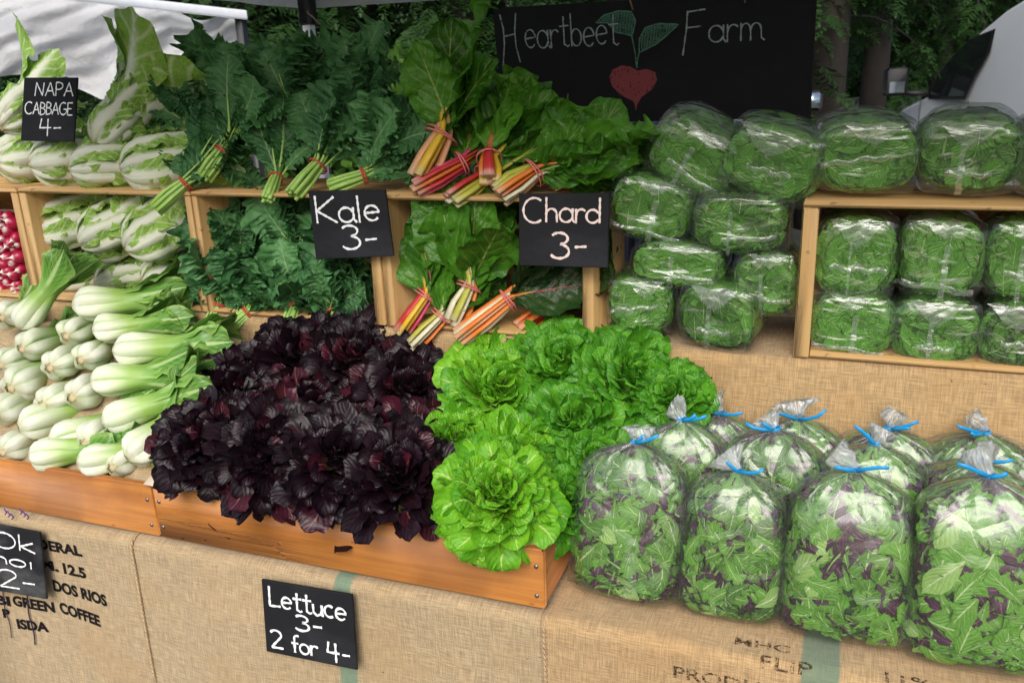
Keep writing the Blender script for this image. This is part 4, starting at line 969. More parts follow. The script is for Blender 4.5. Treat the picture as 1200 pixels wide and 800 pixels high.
def fold_mesh(f, seed):
    """the folded bottom of the bag: a triangular gusset, a down seam and a cross crease of doubled film, proud of the skin"""
    rr = random.Random(seed); b = MB()
    def P(x, z, o): 
        k = max(abs(x)/.107, abs(z)/.082); y = np.interp(k, [0,.5,.8,.95,1.05], [.004,.0,.004,.014,.04]); return Vector((x, y-o, z))
    n = 8; gh, gw, gx = rr.uniform(.025,.06), rr.uniform(.03,.075), rr.uniform(-.02,.02)
    for i in range(n if seed != 4 else 0):                # gusset triangle, in strips
        z0, z1 = .072-gh*i/n, .072-gh*(i+1)/n; h0, h1 = gw*(1-i/n), gw*(1-(i+1)/n)
        m_ = 6; vs = [P(gx-h0+2*h0*j/m_, z0+.003*math.sin(j*2+i), .003) for j in range(m_+1)]+[P(gx-h1+2*h1*j/m_, z1+.003*math.sin(j*2+i+1), .003) for j in range(m_+1)]
        b.add(vs, [(j, j+1, m_+2+j, m_+1+j) for j in range(m_)])
    n = 16
    for (xc, hw, z0, z1) in ((rr.uniform(-.03,.03), rr.uniform(.003,.008), .03, -.076),)[:0 if seed in (2, 5) else 1]:
        vs = []
        for i in range(n+1):
            z = z0+(z1-z0)*i/n; o = .0045+.0015*math.sin(i*1.7); vs += [P(xc-hw, z, o), P(xc+hw+.002*math.sin(i), z, o+.001)]
        b.add(vs, [(2*i, 2*i+1, 2*i+3, 2*i+2) for i in range(n)])
    zc = rr.uniform(-.06,.0); vs = []; n = 22; xa, xb, tl_ = rr.uniform(-.088,-.03), rr.uniform(.02,.088), rr.uniform(-.15,.15); w0 = rr.uniform(.3,.9)
    for i in range(n+1):
        x = xa+(xb-xa)*i/n; z = zc+tl_*x+.003*math.sin(i*w0+seed); vs += [P(x, z+.010, .002), P(x, z+.003, .0065+.002*math.sin(i*2.1)), P(x, z-.002, .002)]
    b.add(vs, [q for i in range(n) for q in ((3*i, 3*i+3, 3*i+4, 3*i+1), (3*i+1, 3*i+4, 3*i+5, 3*i+2))])
    return b.mesh('bottom_fold', M_FILM2)
FOLDS = [fold_mesh(None, k) for k in range(7)]
def spin_bag(label, px, py, wpx, hpx, Y, roll=0, yaw=0, pitch=0, k=0, deep=1.0, fold=True):
    c = at(px, py, Y=Y); D = (c-Vector(CAM)).dot(Vector(AX[2])); w_, h_ = wpx/FPX*D*1.07, hpx/FPX*D*1.07
    M = Matrix.Translation(c) @ Matrix.Rotation(R(yaw), 4, 'Z') @ Matrix.Rotation(R(pitch), 4, 'X') @ Matrix.Rotation(R(roll), 4, 'Y') @ Matrix.Diagonal((w_/.215, deep, h_/.165, 1))
    t = thing('bag_of_greens', label, 'bag of greens', M, 'clear bags of spinach greens on the shelf')
    flip = Matrix.Rotation(math.pi if k % 2 else 0, 4, 'Y')
    link('film', SPIN[k % 5][0], t, flip); o = link('spinach', SPIN[k % 5][1], t, flip); o['kind'] = 'stuff'
    if fold: link('bottom_fold', FOLDS[int(px+py) % 7], t)
    return t
spin_bag('bag of greens tilted diagonally at the top left of the bag pile', 812, 190, 112, 84, 1.79, 28, 0, 8, 0)
spin_bag('bag of greens tilted on top of the pile beside the long crate', 905, 196, 118, 88, 1.77, 16, 0, 8, 1)
spin_bag('bag of greens on the long crate, left one below the dark trees', 1015, 187, 116, 88, 1.77, 0, 0, 6, 2)
spin_bag('bag of greens on the long crate in front of the white van', 1137, 186, 120, 90, 1.77, 0, -3, 6, 3)
spin_bag('bag of greens on the long crate cut off by the right edge', 1258, 192, 118, 90, 1.77, 0, -3, 6, 0)
spin_bag('bag of greens on its side in the pile, right next to the chard sign', 763, 248, 102, 76, 1.775, 12, 8, 4, 4)
spin_bag('bag of greens in the middle of the pile under the two tilted ones', 867, 264, 114, 76, 1.765, 2, 4, 2, 0)
spin_bag('flat bag of greens in the second layer of the pile, at the left', 794, 313, 110, 56, 1.765, 3, 5, 0, 1)
spin_bag('bag of greens standing against the post of the long crate', 897, 336, 76, 80, 1.765, -3, 0, 0, 2)
spin_bag('bag of greens at the bottom left of the pile by the crate side', 750, 361, 80, 72, 1.76, 2, 8, 0, 3)
spin_bag('bag of greens at the bottom of the pile, pushed furthest forward', 837, 374, 96, 78, 1.735, 2, -8, 0, 4)
spin_bag('bag of greens inside the long crate, upper row, leftmost', 1003, 305, 96, 100, 1.775, 0, 2, 0, 1, .9)
spin_bag('bag of greens inside the long crate, lower row, leftmost', 998, 384, 98, 80, 1.755, 2, 0, 0, 0, .9)
spin_bag('bag of greens inside the long crate, upper row, middle', 1105, 305, 96, 98, 1.775, 2, 0, 0, 3, .9)
spin_bag('bag of greens inside the long crate, lower row, middle', 1098, 393, 98, 84, 1.755, 0, 0, 0, 2, .9)
spin_bag('bag of greens inside the long crate, upper row, cut off at the right', 1205, 308, 94, 100, 1.775, 0, -2, 0, 4, .9)
spin_bag('bag of greens inside the long crate, lower row, cut off at the right', 1200, 398, 96, 86, 1.755, 0, 0, 0, 1, .9)

SAT = [leaf_arrays(L=.085, W=.024, prof=interp((0,.10),(.3,.25),(.5,.85),(.62,.6),(.75,1),(.9,.7),(1,.1)), bend=.6, cup=.5, ruf=.30, rf=3, seed=300, nu=9, nv=4, serr=.35, sf=4),
       leaf_arrays(L=.09, W=.022, prof=interp((0,.10),(.25,.2),(.42,.75),(.52,.45),(.7,1),(.85,.75),(1,.1)), bend=-.6, cup=.4, ruf=.30, rf=4, seed=301, nu=9, nv=4, serr=.30, sf=5),
       leaf_arrays(L=.08, W=.020, prof=oval(.6,.7), bend=.4, cup=.7, ruf=.18, rf=2, seed=302, nu=7, nv=4),
       leaf_arrays(L=.08, W=.026, prof=rounded(.3,.7), bend=-.5, cup=.6, ruf=.25, rf=3, seed=303, nu=8, nv=5),
       leaf_arrays(L=.09, W=.0028, prof=lambda u: 1.0-.5*u, bend=.5, cup=.8, seed=304, nu=5, nv=2),
       leaf_arrays(L=.075, W=.026, prof=interp((0,.15),(.3,.7),(.6,1),(.85,.7),(1,.1)), bend=.5, cup=.6, ruf=.35, rf=4, seed=305, nu=9, nv=5, serr=.2, sf=6)]
SBP = [(.004,.02,.02),(.0,.6,.55),(.003,.90,.86),(.016,.99,.98),(.05,1,1.0),(.10,.985,.98),(.15,.965,.93),(.200,.93,.83),(.232,.84,.68),(.250,.64,.52),(.262,.36,.36),(.269,.13,.2),(.275,.075,.12)]
TUFT = [(.274,.075,.12),(.281,.09,.13),(.287,.13,.17),(.296,.19,.22),(.306,.24,.20),(.313,.24,.10)]
SALAD = []
for k in range(5):
    pl = lambda t: .0+.16*max(0, (t-.62)/.38)**1.2
    f = shell_surface(SBP, .205, .135, 500+k, 3.7, .018, pl)
    g_ = shell_surface(TUFT, .205, .135, 520+k, 2.0, .12, lambda t: .12+.25*t)
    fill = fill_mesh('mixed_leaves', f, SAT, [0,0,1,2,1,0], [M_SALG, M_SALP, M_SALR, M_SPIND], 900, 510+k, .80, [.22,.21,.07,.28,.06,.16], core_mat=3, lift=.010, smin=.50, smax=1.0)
    SALAD.append((skin_mesh('film', f, M_FILM3, 40, 72), fill, skin_mesh('gathered_top', g_, M_FILM4, 8, 72)))
M_TIE = plain('blue_twist_tie', (.01,.28,.62), .4)
def tie_mesh(a, l):
    b = MB(); b.ring((0,.274,0), (0,1,0), .0095, .0022, 16, 6)
    rr = random.Random(int(a*100)+int(l*1000)); d = Vector((math.cos(a), rr.uniform(.0,.6), -.25)).normalized()
    for q, L_ in ((1, l), (-1 if rr.random() < .4 else .6, l*rr.uniform(.35,.8))):
        e = Vector((d.x*q, d.y+rr.uniform(-.2,.5), d.z)).normalized(); st = Vector((0,.274,-.010)); bow = Vector((rr.uniform(-.3,.3), rr.uniform(-.5,.3), -.3))*L_*.35
        pts = [st, st+e*L_*.35+bow*.6, st+e*L_*.7+bow*.9, st+e*L_+bow*.5]
        b.tube(pts, [.0034,.0036,.0034,.0030], 6, flat=.35)
    return b.mesh('twist_tie', M_TIE)
def salad_bag(label, px, py, Y, s, yaw, lean, k, ta, tl=.05, z=TABLE_Z+.006):
    p = at(px, py, Y=Y); p = Vector((p.x, Y, z))
    Mx = Matrix(((1,0,0,0),(0,0,-1,0),(0,1,0,0),(0,0,0,1)))        # bag axis (local Y) stands up, local -Z to the back
    Mx = Matrix(((1,0,0,0),(0,0,1,0),(0,1,0,0),(0,0,0,1)))
    M = Matrix.Translation(p) @ Matrix.Rotation(R(yaw), 4, 'Z') @ Matrix.Rotation(R(-lean), 4, 'X') @ Matrix.Diagonal((s*(1+.05*math.sin(px*1.7)), s*(1+.06*math.sin(px*2.9)), s*(1+.03*math.sin(px*.9)), 1)) @ Mx
    t = thing('bag_of_salad', label, 'bag of salad', M, 'clear tied bags of mixed salad leaves')
    link('film', SALAD[k % 5][0], t); o = link('mixed_leaves', SALAD[k % 5][1], t); o['kind'] = 'stuff'
    rr = random.Random(px); link('gathered_top', SALAD[k % 5][2], t, Matrix.Translation((0,.274,0)) @ Matrix.Rotation(rr.uniform(-.7,.9), 4, 'Z') @ Matrix.Rotation(rr.uniform(-.2,.5), 4, 'X') @ Matrix.Rotation(rr.uniform(0,6), 4, 'Y') @ Matrix.Diagonal((1,rr.uniform(.7,1.1),1,1)) @ Matrix.Translation((0,-.274,0))); link('twist_tie', tie_mesh(ta, tl), t)
    return t
salad_bag('salad bag in the front row, leftmost, touching the lettuce crate', 736, 640, 1.405, 1.06, -3, 10, 0, .1)
salad_bag('salad bag in the front row, second from the left', 857, 655, 1.405, 1.0, -2, 8, 1, .2)
salad_bag('salad bag in the front row, third from the left', 992, 670, 1.400, 1.06, 0, 8, 2, .0)
salad_bag('salad bag in the front row, cut off by the right edge', 1146, 690, 1.392, 1.12, 2, 8, 3, 2.6)
salad_bag('salad bag in the second row, leftmost, its film top flopping left', 797, 560, 1.55, 1.06, 5, 4, 4, .5)
salad_bag('salad bag in the second row with a long blue tie', 902, 570, 1.55, 1.06, -4, 4, 0, 2.7)
salad_bag('salad bag in the second row, third from the left', 1020, 580, 1.55, 1.04, 3, 4, 1, 3.0)
salad_bag('salad bag in the second row near the right edge', 1142, 590, 1.55, 1.04, 0, 4, 2, .4)
salad_bag('salad bag in the back row, leftmost, against the green lettuce', 842, 520, 1.655, 1.06, 0, 0, 3, .4)
salad_bag('salad bag in the back row, second from the left, tie pointing up', 932, 525, 1.655, 1.06, 0, 0, 4, .7, .06)
salad_bag('salad bag in the back row with an upright film tuft', 1040, 535, 1.655, 1.06, 0, 0, 0, .3)
salad_bag('salad bag in the back row near the right edge', 1147, 545, 1.655, 1.06, 0, 0, 1, 2.0, .06)

# ------------------------------------------------------------------ chalk boards
def arc(cx, cy, rx, ry, a0, a1, n=12): return [(cx+rx*math.cos(R(a0+(a1-a0)*i/n)), cy+ry*math.sin(R(a0+(a1-a0)*i/n))) for i in range(n+1)]
GLY = {
 'K': (.70, [[(.05,1),(.05,0)], [(.62,.95),(.07,.45),(.66,.0)]]), 'a': (.52, [arc(.24,.28,.22,.27,20,340), [(.46,.56),(.46,.1),(.54,0)]]),
 'l': (.24, [[(.1,1),(.1,0)]]), 'e': (.50, [[(.05,.30),(.44,.34)]+arc(.24,.30,.21,.28,15,320)]), '3': (.60, [arc(.24,.76,.24,.22,150,-80,10)+arc(.24,.27,.28,.27,85,-150,12)]),
 '-': (.50, [[(.08,.42),(.42,.45)]]), 'C': (.78, [arc(.42,.52,.38,.50,50,310,16)]), 'h': (.50, [[(.06,1),(.06,0)], [(.06,.35)]+arc(.24,.32,.18,.22,150,0,8)+[(.43,0)]]),
 'r': (.40, [[(.06,.58),(.06,0)], [(.06,.3)]+arc(.24,.34,.17,.22,160,40,6)]), 'd': (.52, [arc(.22,.27,.21,.26,30,330), [(.45,1.0),(.45,.0)]]),
 'L': (.55, [[(.06,1),(.05,0),(.52,.04)]]), 't': (.42, [[(.2,.92),(.19,.08),(.32,.0),(.4,.06)], [(.02,.62),(.40,.64)]]), 'u': (.50, [[(.05,.56),(.06,.15),(.2,.0),(.38,.12),(.42,.56)], [(.42,.56),(.44,.0)]]),
 'c': (.46, [arc(.24,.29,.21,.28,50,310)]), '2': (.62, [arc(.27,.74,.25,.25,160,-20,9)+[(.05,.02)], [(.05,.02),(.60,.04)]]), 'f': (.38, [arc(.3,.80,.14,.16,60,180,6)+[(.16,0)], [(.02,.52),(.34,.54)]]),
 'o': (.48, [arc(.23,.28,.21,.27,90,450,14)]), '4': (.62, [[(.12,1),(.05,.42),(.58,.44)], [(.42,.98),(.42,-.08)]]), 'N': (.72, [[(.05,0),(.12,1),(.55,.05),(.62,1)]]), 'A': (.66, [[(.02,0),(.32,1),(.60,0)], [(.12,.38),(.52,.38)]]),
 'P': (.58, [[(.06,0),(.06,1)], [(.06,1)]+arc(.22,.74,.28,.26,80,-90,10)+[(.06,.48)]]), 'B': (.58, [[(.06,0),(.06,1)], [(.06,1)]+arc(.2,.77,.26,.22,80,-90,8)+[(.08,.54)]+arc(.2,.27,.32,.27,85,-95,8)+[(.06,0)]]),
 'G': (.72, [arc(.38,.5,.34,.5,55,330,14)+[(.68,.45),(.40,.45)]]), 'E': (.54, [[(.5,1),(.06,1),(.06,0),(.5,0)], [(.06,.52),(.42,.52)]]), 'H': (1.0, [[(.05,1.1),(.15,.65),(.14,.2),(.0,-.5)], [(.72,1.12),(.62,.6),(.62,.1),(.74,-.4)], [(.15,.42),(.62,.48)]]),
 'b': (.52, [[(.07,1),(.07,0)], arc(.26,.27,.20,.26,170,-170)]), 'F': (.78, [[(.16,1.1),(.12,.5),(.0,-.35)], [(.14,1.06),(.70,1.12)], [(.12,.55),(.55,.58)]]), 'm': (.78, [[(.06,.58),(.06,0)], [(.06,.36)]+arc(.2,.34,.14,.22,150,0,6)+[(.35,0)], [(.35,.36)]+arc(.5,.34,.15,.22,150,0,6)+[(.66,.08),(.76,.0)]]),
 'O': (.72, [arc(.34,.5,.32,.48,90,450,16)]), 'k': (.52, [[(.06,1),(.06,0)], [(.44,.6),(.08,.28),(.48,0)]]), 'i': (.22, [[(.1,.56),(.1,0)]]), ' ': (.35, []),
}
M_CHALK = chalkmat('white_chalk', (.86,.88,.90), .72); M_CHALKP = chalkmat('pale_pink_chalk', (.88,.72,.68), .72); M_BOARD = boardmat('slate_board', .014); M_BOARDB = boardmat('smeared_slate_board', .07)
class Board:
    """a thin slate with four corners; write() puts chalk strokes on its face"""
    def __init__(s, name, label, corners, thick=.006, mat=None, cat='chalk sign'):
        s.c = [Vector(p) for p in corners]; tl, tr, br, bl = s.c
        s.n = (tr-tl).cross(bl-tl).normalized()
        if s.n.dot(Vector(CAM)-tl) < 0: s.n = -s.n
        s.o = (tl+tr+br+bl)/4; s.t = thing(name, label, cat, Matrix.Translation(s.o)); s.asp = ((tr-tl).length+(br-bl).length)/((bl-tl).length+(br-tr).length)
        b = MB(); fr = [p-s.o for p in s.c]; ins = [p*.985 for p in fr]; bk = [p-s.n*thick for p in fr]
        vs = [p+s.n*.0 for p in ins]+[p-s.n*.0015 for p in fr]+bk
        fs = [(0,1,2,3),(11,10,9,8)]+[(i, 4+i, 4+(i+1)%4, (i+1)%4) for i in range(4)]+[(4+i, 8+i, 8+(i+1)%4, 4+(i+1)%4) for i in range(4)]
        b.add(vs, fs); link('board', b.mesh('board', mat or M_BOARD, False), s.t)
    def pt(s, u, v, off=.0006):
        tl, tr, br, bl = s.c; return tl.lerp(tr, u).lerp(bl.lerp(br, u), v)-s.o+s.n*off
    def stroke(s, b, pts, wd, rr):
        P = []
        for i in range(len(pts)-1):
            n = max(1, int(math.hypot((pts[i+1][0]-pts[i][0])*s.asp, pts[i+1][1]-pts[i][1])/.02))
            P += [(pts[i][0]+(pts[i+1][0]-pts[i][0])*k/n, pts[i][1]+(pts[i+1][1]-pts[i][1])*k/n) for k in range(n)]
        P.append(pts[-1]); vs = []
        for i, (u, v) in enumerate(P):
            a, c = P[max(0, i-1)], P[min(len(P)-1, i+1)]; dx, dy = (c[0]-a[0])*s.asp, c[1]-a[1]; l = math.hypot(dx, dy) or 1
            w_ = wd*(.30+.06*math.sin(i*1.3))*rr.uniform(.85,1.15); ox, oy = -dy/l*w_/s.asp, dx/l*w_
            z = .0006+.0004*s.k; vs += [s.pt(u+ox, v+oy, z), s.pt(u-ox, v-oy, z)]
        s.k += 1
        b.add(vs, [(2*i, 2*i+1, 2*i+3, 2*i+2) for i in range(len(P)-1)])
    def write(s, txt, u, v, h, wd=.05, u1=None, rise=0.0, mat=None, wx=1.0):
        """baseline from (u,v), cap height h (of the board's height), fitted to end at u1"""
        tot = sum(GLY[c][0] for c in txt)*wx; k = (u1-u)*s.asp/(tot*h) if u1 else 1.0
        rr = random.Random(len(txt)*7+int(u*100)); x = 0.0; s.k = 0; b = MB()
        for c in txt:
            adv, st = GLY[c]; dy = rr.uniform(-.03,.03)
            for ln in st:
                s.stroke(b, [(u+(x+p[0]*wx)*k*h/s.asp, v-(p[1]+dy)*h+rise*(x+p[0])*h) for p in ln], wd, rr)
            x += adv*wx
        link('chalk_lettering', b.mesh('chalk_lettering', mat or M_CHALK, False), s.t)
def quad(px, Y, leans=(0,0,0,0)): return [at(x, y, Y=Y+l) for (x, y), l in zip(px, leans)]
s1 = Board('chalk_sign', 'small black chalk sign for napa cabbage at the upper left', quad([(28,91),(90,91),(86,166),(24,165)], 1.745, (.02,.02,0,0)))
s1.write('NAPA', .22, .29, .21, .035, .98); s1.write('CABBAGE', .05, .58, .19, .035, .99); s1.write('4-', .34, .90, .26, .04, .80)
s2 = Board('chalk_sign', 'black chalk sign for kale fixed on the crate edge', quad([(361,224),(451,222),(461,300),(370,304)], 1.700, (.012,.012,0,0)))
s2.write('Kale', .06, .47, .40, .055, .92); s2.write('3-', .38, .88, .36, .055, .86)
s3 = Board('chalk_sign', 'black chalk sign for chard at the right end of the chard crate', quad([(608,227),(714,226),(712,314),(608,311)], 1.682, (.012,.012,0,0)))
s3.write('Chard', .04, .40, .34, .05, .93, mat=M_CHALKP); s3.write('3-', .37, .88, .36, .055, .80, mat=M_CHALKP)
s4 = Board('chalk_sign', 'black chalk sign for lettuce hanging low on the burlap', quad([(306,679),(412,697),(418,785),(312,763)], EDGE_Y-.022, (0,0,-.012,-.012)))
s4.write('Lettuce', .07, .34, .27, .05, .95); s4.write('3-', .36, .60, .21, .05, .68); s4.write('2 for 4-', .06, .92, .25, .05, .97)
s5 = Board('chalk_sign', 'smeared chalk sign for bok choi cut off at the left edge', quad([(-44,607),(46,624),(54,702),(-38,686)], EDGE_Y-.024, (0,0,-.012,-.012)), mat=M_BOARDB)
s5.write('BOk', .12, .32, .24, .04, .95); s5.write('choi', .12, .56, .19, .04, .92); s5.write('2-', .42, .92, .27, .04, .92)
s6 = Board('farm_chalkboard', 'large black chalkboard with a pink beet drawing hanging at the back', quad([(577,10),(958,-14),(950,138),(590,146)], 2.70), .012, boardmat('black_chalkboard', .003), 'chalkboard')
M_CHB = chalkmat('blue_grey_chalk', (.36,.44,.46), .62, 200); M_CHG = chalkmat('green_chalk', (.13,.30,.22), .62, 160); M_CHR = chalkmat('pink_chalk', (.33,.085,.10), .64, 120)
def s6px(px, py):
    """board coordinates of a photo pixel on the chalkboard"""
    p = at(px, py, Y=2.70); tl, tr, br, bl = s6.c
    u = v = .5
    for _ in range(30):
        a, c = tl.lerp(bl, v), tr.lerp(br, v); u = (p.x-a.x)/(c.x-a.x); a, c = tl.lerp(tr, u), bl.lerp(br, u); v = (p.z-a.z)/(c.z-a.z)
    return u, v
def write_px(txt, px0, py0, px1, hpx, wd=.02):
    u0, v0 = s6px(px0, py0); u1, _ = s6px(px1, py0); hh = s6px(px0, py0)[1]-s6px(px0, py0-hpx)[1]
    s6.write(txt, u0, v0, hh, wd, u1, mat=M_CHB)
write_px('Heartbeet', 588, 59, 727, 38); write_px('Farm', 800, 52, 897, 36)
b = MB(); s6.k = 0; rr = random.Random(3)
def outline(pp): return [s6px(*p) for p in pp]
lf1 = [(741,42),(722,38),(712,27),(698,27),(708,18),(725,13),(740,14),(745,25),(741,42)]
lf2 = [(750,62),(750,46),(757,33),(772,28),(796,29),(782,42),(770,52),(750,62)]
for L_ in (lf1, lf2):
    s6.stroke(b, outline(L_), .016, rr); n = 26
    xa, xb = min(p[0] for p in L_), max(p[0] for p in L_)
    for i in range(1, n):
        x = xa+(xb-xa)*i/n; ys = []
        for (p, q) in zip(L_, L_[1:]):
            if (p[0]-x)*(q[0]-x) <= 0 and p[0] != q[0]: ys.append(p[1]+(q[1]-p[1])*(x-p[0])/(q[0]-p[0]))
        if len(ys) >= 2: s6.stroke(b, outline([(x, min(ys)), (x+1.5, max(ys))]), .010, rr)
s6.stroke(b, outline([(742,42),(746,62),(748,80)]), .014, rr); s6.stroke(b, outline([(751,61),(749,70),(748,80)]), .012, rr)
link('leaf_drawing', b.mesh('leaf_drawing', M_CHG, False), s6.t)
ht = [(747,83),(738,78),(728,77),(718,82),(714,91),(718,102),(728,112),(741,118),(744,122),(745,131),(747,122),(752,114),(765,104),(770,94),(768,85),(758,81),(747,83)]
b = MB(); pv = [s6.pt(*s6px(*p), .0008) for p in ht]; cen = s6.pt(*s6px(744, 97), .0008); b.add([cen]+pv, [(0, i+1, i+2) for i in range(len(pv)-1)])
link('beet_drawing', b.mesh('beet_drawing', M_CHR, False), s6.t)
b = MB(); p_ = s6.pt(*s6px(742, 12), .004); b.tube([p_, p_+Vector((-.02,.0,.06)), p_+Vector((-.03,.02,.25))], .003, 5)
p_ = s6.pt(*s6px(873, 4), .004); b.tube([p_, p_+Vector((.0,.0,.06)), p_+Vector((.01,.02,.25))], .003, 5); link('hanging_cord', b.mesh('hanging_cord', plain('sisal_cord', (.34,.25,.13), .9)), s6.t)
# ------------------------------------------------------------------ vehicles behind
def paint(name, col, rough=.35): return plain(name, col, rough, 0, .04, 3, coat=.3)
M_WHITEP = paint('white_van_paint', (.84,.89,.95)); M_GLASS = plain('dark_window_glass', (.012,.015,.018), .05, 0, .1, 5, spec=.8)
M_TYRE = plain('tyre_rubber', (.02,.02,.02), .85); M_RIM = plain('wheel_rim', (.35,.36,.38), .35, .8)
M_MIRROR = plain('mirror_glass', (.55,.66,.74), .08, .9, .05, 5); M_TRIM = plain('black_trim', (.018,.018,.02), .5)
def prism(b, prof, y0, y1, inset=None, mi=0):
    """side profile (s,z) extruded across the vehicle's width, shrinking with height (tumblehome)"""
    n = len(prof); ti = lambda z: 0.0 if not inset else max(0, (z-inset[0]))*inset[1]
    vs = [(p[0], y0+ti(p[1]), p[1]) for p in prof]+[(p[0], y1-ti(p[1]), p[1]) for p in prof]
    b.add(vs, [tuple(range(n)), tuple(range(2*n-1, n-1, -1))]+[(i, n+i, n+(i+1)%n, (i+1)%n) for i in range(n)], mi)
def wheel(t, x, y, r_=.34, sgn=1):
    b = MB(); b.lathe([(.19,.0),(r_-.03,-.01),(r_,.03),(r_,.17),(r_-.03,.21),(.19,.2)], 24, M=Matrix.Translation((x, y, r_)) @ Matrix.Rotation(R(-90), 4, 'X'))
    wo_ = link('wheel', b.mesh('tyre', M_TYRE), t); b = MB(); b.lathe([(.001,.03),(.05,.02),(.09,.05),(.19,.02),(.192,.1)], 20, M=Matrix.Translation((x, y, r_)) @ Matrix.Rotation(R(-90), 4, 'X')); link('rim', b.mesh('rim', M_RIM), wo_)
VK = 1.25
VA = Vector(CAM+ray(1060,150)*7.5*VK); VB = Vector(CAM+ray(1200,180)*5.5*VK)
VU = Vector((VB.x-VA.x, VB.y-VA.y, 0)).normalized(); VN = Vector((-VU.y, VU.x, 0))          # VU runs to the rear, VN to the vehicle's far side
def on_van(px, py):
    d = Vector(ray(px, py)); k = (VA-Vector(CAM)).dot(VN)/d.dot(VN); p = Vector(CAM)+d*k; return (p-VA).dot(VU), p.z
def van(name, label, M, body, mirror_right=True):
    t = thing(name, label, 'van', M); k = VK
    prof = [(-.55,.35),(-.62,.55),(-.60,.85),(-.42,1.02),(-.10,1.13),(.35,1.24),(.60,1.30),(1.03,1.72),(1.30,1.86),(1.70,2.02),(2.10,2.12),(2.8,2.18),(4.4,2.16),(4.55,2.0),(4.62,1.2),(4.60,.40),(4.3,.32),(3.95,.32),(3.8,.62),(3.5,.74),(3.2,.62),(3.05,.32),(.75,.30),(.6,.60),(.3,.74),(.0,.60),(-.15,.32)]
    b = MB(); prism(b, prof, 0, 1.85, (1.15, .16)); body_o = link('body', b.mesh('body', body, False), t)
    md = body_o.modifiers.new('round', 'BEVEL'); md.width = .05; md.segments = 4; md.limit_method = 'ANGLE'; md.angle_limit = R(25)
    for p in body_o.data.polygons: p.use_smooth = True
    ins = lambda z: max(0, z-1.15)*.16
    win = [(.58,1.27),(.52,1.36),(.80,1.60),(1.14,1.78),(1.56,1.84),(1.58,1.66),(1.44,1.48),(1.36,1.29)]
    for side in (0, 1):
        y = lambda z, o: (ins(z)-o) if side == 0 else 1.85-ins(z)+o
        b = MB(); vs = [(s_, y(z, .010), z) for s_, z in win]; b.add(vs, [tuple(range(len(vs)))]); b.add([(s_, y(z, .004), z) for s_, z in [(.97+(a-.97)*1.10, 1.55+(c-1.55)*1.10) for a, c in win]], [tuple(range(len(win)))], 1)
        w_ = link('side_window', b.mesh('side_window', [M_GLASS, M_TRIM], False), t)
        b = MB(); yy = -.012 if side == 0 else 1.862
        b.box((1.32, min(yy, yy+.02 if side == 0 else yy-.02), 1.06), (1.36, max(yy, yy+.02 if side == 0 else yy-.02), 1.19), bev=.006); link('door_handle', b.mesh('door_handle', M_TRIM), t)
        b = MB(); pts = [(.36, y(1.2,.002), 1.22), (.38, y(1,.002), .95), (.42, y(1,.002), .45), (1.45, y(1,.002), .40), (1.48, y(1,.002), .9), (1.50, y(1.2,.002), 1.25)]; b.tube(pts, .005, 5); link('door_seam', b.mesh('door_seam', plain('seam_shadow', (.10,.10,.11), .7)), t)
        sg = -1 if side == 0 else 1; y0 = 0 if side == 0 else 1.85
        b = MB(); b.tube([(.50, y0, 1.30), (.44, y0+sg*.12, 1.30), (.40, y0+sg*.22, 1.32)], .03, 8)
        b.box((.34, min(y0+sg*.17, y0+sg*.40), 1.28), (.46, max(y0+sg*.17, y0+sg*.40), 1.56), bev=.03); mi_ = link('mirror', b.mesh('mirror', M_TRIM), t)
        b = MB(); b.box((.462, min(y0+sg*.21, y0+sg*.36), 1.31), (.466, max(y0+sg*.21, y0+sg*.36), 1.42)); link('mirror_glass', b.mesh('mirror_glass', M_MIRROR, False), mi_)
        for x in (.3, 3.5): wheel(t, x, .0 if side == 0 else 1.63)
        b = MB(); b.box((-.60, .12 if side == 0 else 1.45, .72), (-.45, .40 if side == 0 else 1.73, .92), bev=.03); link('headlight', b.mesh('headlight', plain('headlight', (.6,.62,.65), .1)), t)
    b = MB(); b.add([(.62,.14,1.335),(.62,1.71,1.335),(1.02,1.64,1.725),(1.02,.21,1.725)], [(0,1,2,3)]); link('windscreen', b.mesh('windscreen', M_GLASS, False), t, Matrix.Translation((-.012,0,.012)))
    b = MB(); b.box((-.66,.1,.36), (-.54,1.75,.58), bev=.03); link('bumper', b.mesh('bumper', M_TRIM), t)
    return t
def vmat(p, u): u = Vector(u).normalized(); n_ = Vector((-u.y, u.x, 0)); return Matrix(((u.x,n_.x,0,p.x),(u.y,n_.y,0,p.y),(0,0,1,0),(0,0,0,1)))
van('parked_van', 'white van parked at the right behind the bagged greens', vmat(Vector((VA.x, VA.y, 0)), VU), M_WHITEP)
# dark pickup behind the chalkboard: its ribbed tailgate shows under the board, its right wing mirror past the board's edge
pa, pb = at(650, 150, Y=3.9), at(905, 142, Y=3.9)
Wt = pb.x-pa.x; Ht = pb.z; pm = at(956, 118, D=6.6)
ux = Vector((pb.x-.02, 3.9, 0)); hd = (Vector((pm.x-.14, pm.y, 0))-ux).normalized()
tr = thing('pickup_truck', 'dark navy pickup behind the chalkboard, ribbed tailgate and one mirror showing', 'pickup truck', Matrix.Translation((pb.x, 3.9, 0)) @ Matrix.Rotation(math.atan2(-hd.x, hd.y), 4, 'Z'))
M_NAVY = plain('navy_steel', (.020,.024,.042), .5, .2)
def part(name, lo, hi, mat, par=tr, bev=.02): b = MB(); b.box(lo, hi, bev=bev); return link(name, b.mesh(name, mat), par)
part('bed', (-Wt, .06, .45), (0, 1.7, Ht-.03), M_NAVY)
tg = part('tailgate', (-Wt+.02, .0, .5), (-.02, .055, Ht), M_NAVY, bev=.01)
nr = int(Wt/.06)
